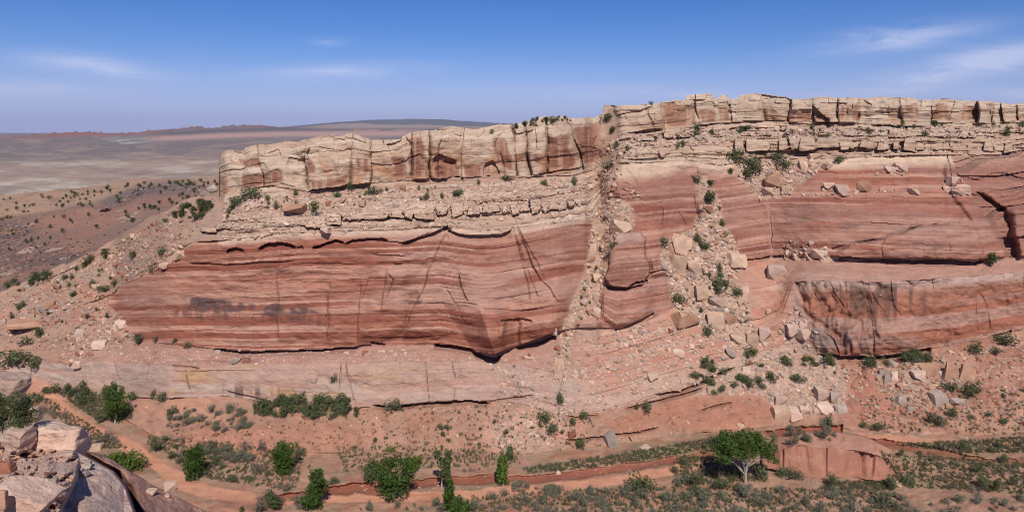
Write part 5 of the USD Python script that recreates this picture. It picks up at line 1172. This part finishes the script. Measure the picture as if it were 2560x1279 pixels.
ZN = [('sagebrush',[(410,1030),(560,1018),(650,1040),(640,1078),(540,1085),(420,1072)],40,14,28,'grey green sagebrush below the left pale cliff'), ('leafy_shrub',[(640,1005),(760,994),(890,1010),(900,1040),(760,1054),(640,1048)],64,22,38,'dark green shrub in the thicket under the pale cliff'),
      ('leafy_shrub',[(370,1090),(520,1095),(560,1130),(700,1115),(760,1130),(740,1200),(600,1215),(480,1180),(380,1125)],40,14,34,'green bush inside the path bend'), ('dry_brush',[(370,1090),(560,1130),(700,1115),(760,1150),(740,1240),(640,1215),(480,1180),(380,1125)],44,14,32,'dry brown bush inside the path bend'),
      ('sagebrush',[(500,1120),(620,1125),(650,1160),(540,1170)],16,16,30,'grey sagebrush inside the path bend'), ('sagebrush',[(1190,1250),(1290,1218),(1430,1218),(1560,1235),(1620,1290),(1170,1295)],78,14,32,'grey green sagebrush below the track'),
      ('sagebrush',[(1560,1225),(1700,1205),(1900,1212),(2100,1225),(2400,1240),(2660,1240),(2660,1310),(1560,1310)],170,14,34,'grey green sagebrush on the front flats'), ('sagebrush',[(1930,1090),(2000,1072),(2090,1078),(2090,1100),(1990,1112),(1932,1114)],24,14,28,'grey sagebrush on top of the red bluff'),
      ('leafy_shrub',[(2410,985),(2560,962),(2720,960),(2720,1080),(2560,1078),(2430,1066)],46,10,28,'grey green shrub on the red slope at the right edge'), ('leafy_shrub',[(1730,935),(1800,892),(1960,882),(2090,900),(2090,962),(1960,962),(1850,985),(1730,1005)],36,16,36,'dark green shrub among the right lower boulders'), ('leafy_shrub',[(2110,895),(2360,880),(2370,905),(2160,930)],18,20,38,'dark green shrub along the varnished cliff foot'),
      ('dry_brush',[(900,1030),(1300,1020),(1500,1052),(1500,1120),(1200,1130),(900,1120)],40,7,17,'small dry bush on the pink middle bank'), ('leafy_shrub',[(900,1035),(1200,1030),(1500,1060),(1500,1122),(1200,1130),(900,1120)],28,9,20,'small green bush on the pink middle bank'),
      ('leafy_shrub',[(140,975),(200,972),(330,988),(335,1050),(270,1058),(190,1015)],28,14,28,'green bush in the meadow beside the dirt path'), ('dry_brush',[(85,985),(125,1000),(200,1070),(110,1050)],16,12,24,'brown bush on the near side of the dirt path'), ('leafy_shrub',[(2245,1135),(2560,1112),(2640,1110),(2640,1250),(2250,1235)],30,10,26,'olive bush on the flats at the lower right'), ('dry_brush',[(2245,1110),(2560,1100),(2640,1110),(2640,1250),(2250,1235)],40,8,22,'dry bush on the flats at the lower right'),
      ('dry_brush',[(205,1085),(270,1085),(320,1120),(230,1122)],12,14,28,'brown bush behind the near boulders'), ('juniper',[(425,540),(480,505),(545,488),(560,525),(470,560),(400,572)],26,14,30,'green juniper on the left shoulder of the mesa'), ('juniper',[(0,720),(100,690),(250,650),(270,650),(120,700),(10,745)],14,14,30,'green juniper along the crest of the left talus'), ('leafy_shrub',[(20,760),(200,680),(420,620),(400,650),(270,760),(200,840),(40,850)],36,7,18,'small shrub scattered on the left talus'),
      ('leafy_shrub',[(560,500),(780,488),(1400,450),(1490,436),(1470,492),(1100,510),(800,532),(560,562)],34,9,22,'small shrub on the bench below the caprock'), ('juniper',[(1275,316),(1340,300),(1430,292),(1445,304),(1380,312),(1290,322)],26,10,20,'low juniper on top of the left caprock'), ('leafy_shrub',[(1530,345),(1700,330),(2560,312),(2560,348),(1900,346),(1540,400)],40,8,18,'small shrub on the ledges below the right caprock'),
      ('leafy_shrub',[(1760,520),(1800,520),(1850,650),(1840,700),(1890,850),(1780,820),(1700,780),(1690,640),(1750,570)],32,10,24,'green shrub between boulder fan stones'), ('leafy_shrub',[(1480,560),(1520,600),(1490,760),(1420,860),(1410,930),(1390,940),(1440,780)],14,8,16,'small shrub between the stones of the narrow chute'), ('sagebrush',[(1190,1250),(1100,1262),(900,1262),(880,1275),(1100,1300),(1200,1296)],26,12,26,'grey bush along the bottom edge'),
      ('dry_brush',[(620,1250),(760,1248),(770,1275),(640,1285)],14,18,40,'bare brown bush along the bottom edge by the stream bed'), ('leafy_shrub',[(600,1262),(700,1255),(720,1280),(600,1285)],7,18,36,'green bush along the bottom edge by the stream bed'), ('dry_brush',[(1060,1165),(1250,1165),(1500,1150),(1480,1168),(1250,1182),(1060,1182)],28,7,15,'low dry bush on the far stream bank')]
r = np.random.default_rng(23)
for kd, p, n, a, b, lab in ZN:
    for k in range(n):
        u, v = inside(p, r); w = .75 * a + (1.15 * b - .75 * a) * r.random() ** 1.5
        shrub(kd, u, v, w, w * r.uniform(.55, .8), near(u, v, ('large ' if w > .35 * a + .65 * b else 'small ' if w < .65 * a + .35 * b else '') + lab.replace('small ', '').replace('large ', '')), 'plants alike: ' + lab)
# junipers dotting the far hills
for k in range(150):
    if k < 105:
        u = r.uniform(0, 545); v = knots(u, 0,500, 100,490, 200,482, 280,470, 340,462, 420,456, 560,456) + abs(r.normal(0, 1)) * knots(u, 0,22, 250,26, 330,14, 560,10)
        lab = 'small round juniper on the tan far hill'
    else:
        u = r.uniform(0, 500); v = knots(u, 0,560, 300,525, 500,480) + r.uniform(0, 90) * (1 - u / 620); lab = 'small juniper on the brown far slope'
    w = r.uniform(7, 12) if k < 105 else r.uniform(8, 14)
    shrub('juniper', u, v, w, w * .85, near(u, v, lab), 'plants alike: ' + lab, d=float(mid_at(u, v)))
for kd, pl in extra.items():
    lv, st = shrub_shape(kd, 5)
    instancer('low_brush', [lv], [MATS[kd]], pl, label=f'mass of further {CAT[kd]} on the canyon slopes', category='brush')
# grass
gp = []
for p, n in (([(130,970),(300,985),(335,1050),(230,1045)], 500), ([(1300,1172),(1500,1142),(1700,1108),(1790,1092),(1790,1118),(1640,1146),(1480,1168),(1330,1184)], 420), ([(2240,1112),(2560,1092),(2640,1092),(2640,1130),(2400,1132)], 420), ([(2200,1130),(2640,1165),(2640,1240),(2250,1215)], 620), ([(1700,1140),(1800,1140),(1900,1200),(1700,1215)], 300), ([(2060,1205),(2240,1200),(2240,1225),(2050,1225)], 160),
             ([(370,1090),(760,1130),(740,1230),(480,1190)], 420), ([(1180,1240),(1600,1215),(2240,1225),(2240,1300),(1150,1300)], 900), ([(840,1110),(1300,1130),(1300,1160),(860,1180)], 260), ([(420,1020),(1240,1015),(1500,1050),(1500,1125),(900,1130),(420,1110)], 170), ([(2150,1000),(2600,960),(2600,1090),(2200,1080)], 190), ([(85,985),(125,1000),(320,1120),(230,1122)], 200)):
    for k in range(int(n * 2.2)):
        u, v = inside(p, r); d, q = ground_at(u, v); gp.append((*q, r.uniform(.3, .8)))
def tuft(seed):
    r = np.random.default_rng(seed); V = []
    for k in range(16):
        a, l = r.uniform(0, 6.28), r.uniform(.3, .7); b = np.array([r.uniform(-.3, .3), r.uniform(-.3, .3), 0]); t = b + [math.cos(a) * .25, math.sin(a) * .25, l]; s = np.array([-math.sin(a), math.cos(a), 0]) * .05
        V += [b - s, b + s, t + s * .3, t - s * .3]
    return np.array(V), np.arange(64).reshape(16, 4)
instancer('grass', [tuft(1), tuft(2), tuft(3)], [M_GRASS, M_DRY, M_GRASS], gp, label='sparse olive grass beside the stream bed, the path and on the flats', category='grass')


# trees: trunk, limbs, crown
def tree(u, vb, w, h, kind, label, seed, mat=None, name='cottonwood_tree', dens=1.0, d=None):
    d, p = ground_at(u, vb) if d is None else (d, pt(np.array([float(u)]), np.array([float(vb)]), np.array([float(d)]))[0])
    k = d / F; Wm, Hm = w * k, h * k; r = np.random.default_rng(seed)
    x = add_xform(name, loc=p, label=label, category='tree' if kind != 'bush' else 'bush')
    bl, limbs = [], []
    if kind == 'umbrella':
        spots = [(-.36, .0, .66, .17), (-.24, .1, .8, .17), (-.05, -.08, .88, .16), (.1, .1, .86, .15), (.24, 0, .76, .16), (.36, .05, .62, .13), (-.42, -.1, .55, .12), (.02, -.12, .7, .15), (-.16, -.1, .62, .15), (.18, .12, .64, .13), (.4, -.05, .5, .09), (-.3, .12, .56, .13), (-.12, .15, .74, .16)]
        fork = [(0, 0, -.03), (0, 0, .16), (.01, 0, .3)]
    elif kind == 'wide':
        spots = [(-.34, 0, .62, .16), (-.18, .1, .72, .2), (.02, 0, .82, .18), (.2, .05, .74, .2), (.36, 0, .66, .14), (-.1, -.12, .5, .2), (.14, -.1, .5, .2), (.3, .1, .48, .15), (-.26, .05, .44, .14), (0, -.16, .3, .2), (.18, -.1, .26, .18), (-.16, -.1, .22, .14), (.06, .1, .4, .2)]
        fork = [(0, 0, -.03), (.01, 0, .12), (-.01, 0, .24)]
    elif kind == 'column':
        spots = [(r.uniform(-.16, .16), r.uniform(-.16, .16), z, .3 * math.sin(math.pi * min(1, (z + .12) / 1.12)) ** .7 * r.uniform(.8, 1.2) + .06) for z in np.linspace(.16, .92, 12)]
        fork = [(0, 0, -.03), (.02, 0, .2), (0, 0, .45)]
    elif kind == 'sparse':
        spots = [(r.uniform(-.3, .3), r.uniform(-.25, .25), z, .18) for z in np.linspace(.3, .95, 10)]
        fork = [(0, 0, -.03), (.02, 0, .25), (0, 0, .5)]
    else:
        spots = [(r.uniform(-.34, .34), r.uniform(-.3, .3), r.uniform(.2, .7), .24) for z in range(9)]
        fork = [(0, 0, -.03), (0, 0, .1), (0, 0, .2)]
    sc = np.array([Wm, Wm, Hm])
    tk = tube(np.array(fork) * sc, Hm * .03, Hm * .02, 8)
    base = np.array(fork[-1]) * sc
    for (a, b, z, s) in spots:
        st = np.array(fork[1 if r.random() < .4 else 2]) * sc; en = np.array([a, b, z]) * sc
        md = (st + en) / 2 + np.array([0, 0, Hm * .05]) + r.uniform(-.03, .03, 3) * Hm
        limbs.append(tube([st, md, en], Hm * .012, Hm * .004, 5))
        bl.append((*en, s * Wm * 1.05, s * Wm * 1.05, s * max(Hm * .55, Wm * .75)))
        for q in range(2):
            e2 = en + r.normal(size=3) * s * Wm * .6; bl.append((*e2, s * Wm * .6, s * Wm * .6, s * Wm * .55))
    n = int(2300 * dens * (w * h / 9000) ** .5)
    add_mesh('trunk', *tk, M_BARK, x, smooth=True); add_mesh('limbs', *joined(limbs), M_BARK, x, smooth=True)
    add_mesh('crown', *leaves(bl, n, .2 if d > 60 else .03, seed + 9, .45), mat or M_COTTON, x)


tree(1864, 1207, 158, 130, 'umbrella', 'largest cottonwood with a pale forked trunk, left of the red bluff', 1, M_COTTON, dens=1.5)
tree(986, 1246, 112, 112, 'wide', 'broad dense green cottonwood on the near bank of the stream bed', 2, dens=1.15)
tree(787, 1268, 54, 100, 'column', 'columnar green tree with pale trunk at the bottom, left of the broad one', 3, dens=1.2)
tree(1104, 1222, 52, 92, 'sparse', 'thin grey green see-through tree right of the broad one', 4, M_GREEN, dens=.9)
tree(1122, 1276, 30, 82, 'column', 'narrow bright green tree at the bottom, in front of the thin grey green one', 5)
tree(1152, 1290, 54, 50, 'bush', 'round green bush at the bottom edge beside the narrow bright tree', 6, name='green_bush')
tree(1257, 1212, 34, 80, 'column', 'slender yellow green tree standing by the middle of the stream bed', 7, M_YELLOW)
tree(288, 1056, 58, 100, 'column', 'tall dark green tree with bare top beside the dirt path on the left', 8, dens=1.2)
tree(482, 1196, 56, 80, 'column', 'green tree on the outer side of the bend of the dirt path', 9, dens=1.1)
tree(705, 1182, 58, 82, 'column', 'dark green tree in the scrub inside the bend of the path', 10, dens=1.3)
tree(312, 1172, 96, 44, 'bush', 'bright green bush rising behind the smooth near slickrock', 11, M_YELLOW, name='green_bush', dens=1.4)
tree(1035, 1172, 34, 34, 'bush', 'small yellow green bush behind the broad cottonwood', 12, M_YELLOW, name='green_bush')
tree(930, 1198, 46, 48, 'column', 'dark bluish green bush at the left side of the broad cottonwood', 13, M_JUNI, name='green_bush')
tree(1272, 1150, 22, 36, 'column', 'small green tree behind the slender yellow green one', 14, M_GREEN, name='green_bush')
tree(1790, 1128, 60, 40, 'bush', 'dark bush at the left foot of the largest cottonwood crown', 15, M_GREEN, name='green_bush')
# the juniper beside the camera
x = add_xform('near_juniper', loc=pt(np.array([8.]), np.array([1082.]), np.array([20.5]))[0], label='dark juniper bush between pale rocks at the left edge, close to the viewer', category='juniper')
kk = 20.5 / F; r = np.random.default_rng(3)
bl = [(r.uniform(-75, 62) * kk, r.uniform(-.3, .5), r.uniform(22, 92) * kk, r.uniform(14, 24) * kk, r.uniform(14, 24) * kk, r.uniform(13, 22) * kk) for _ in range(26)]
add_mesh('foliage', *leaves(bl, 9000, .028, 4, .5), M_JUNI, x); add_mesh('stem', *joined([tube([(0, 0, -.2), (b[0] * .5, b[1] * .5, b[2] * .5), b[:3]], .03, .01, 5) for b in bl[:14]]), M_BARK, x, smooth=True)
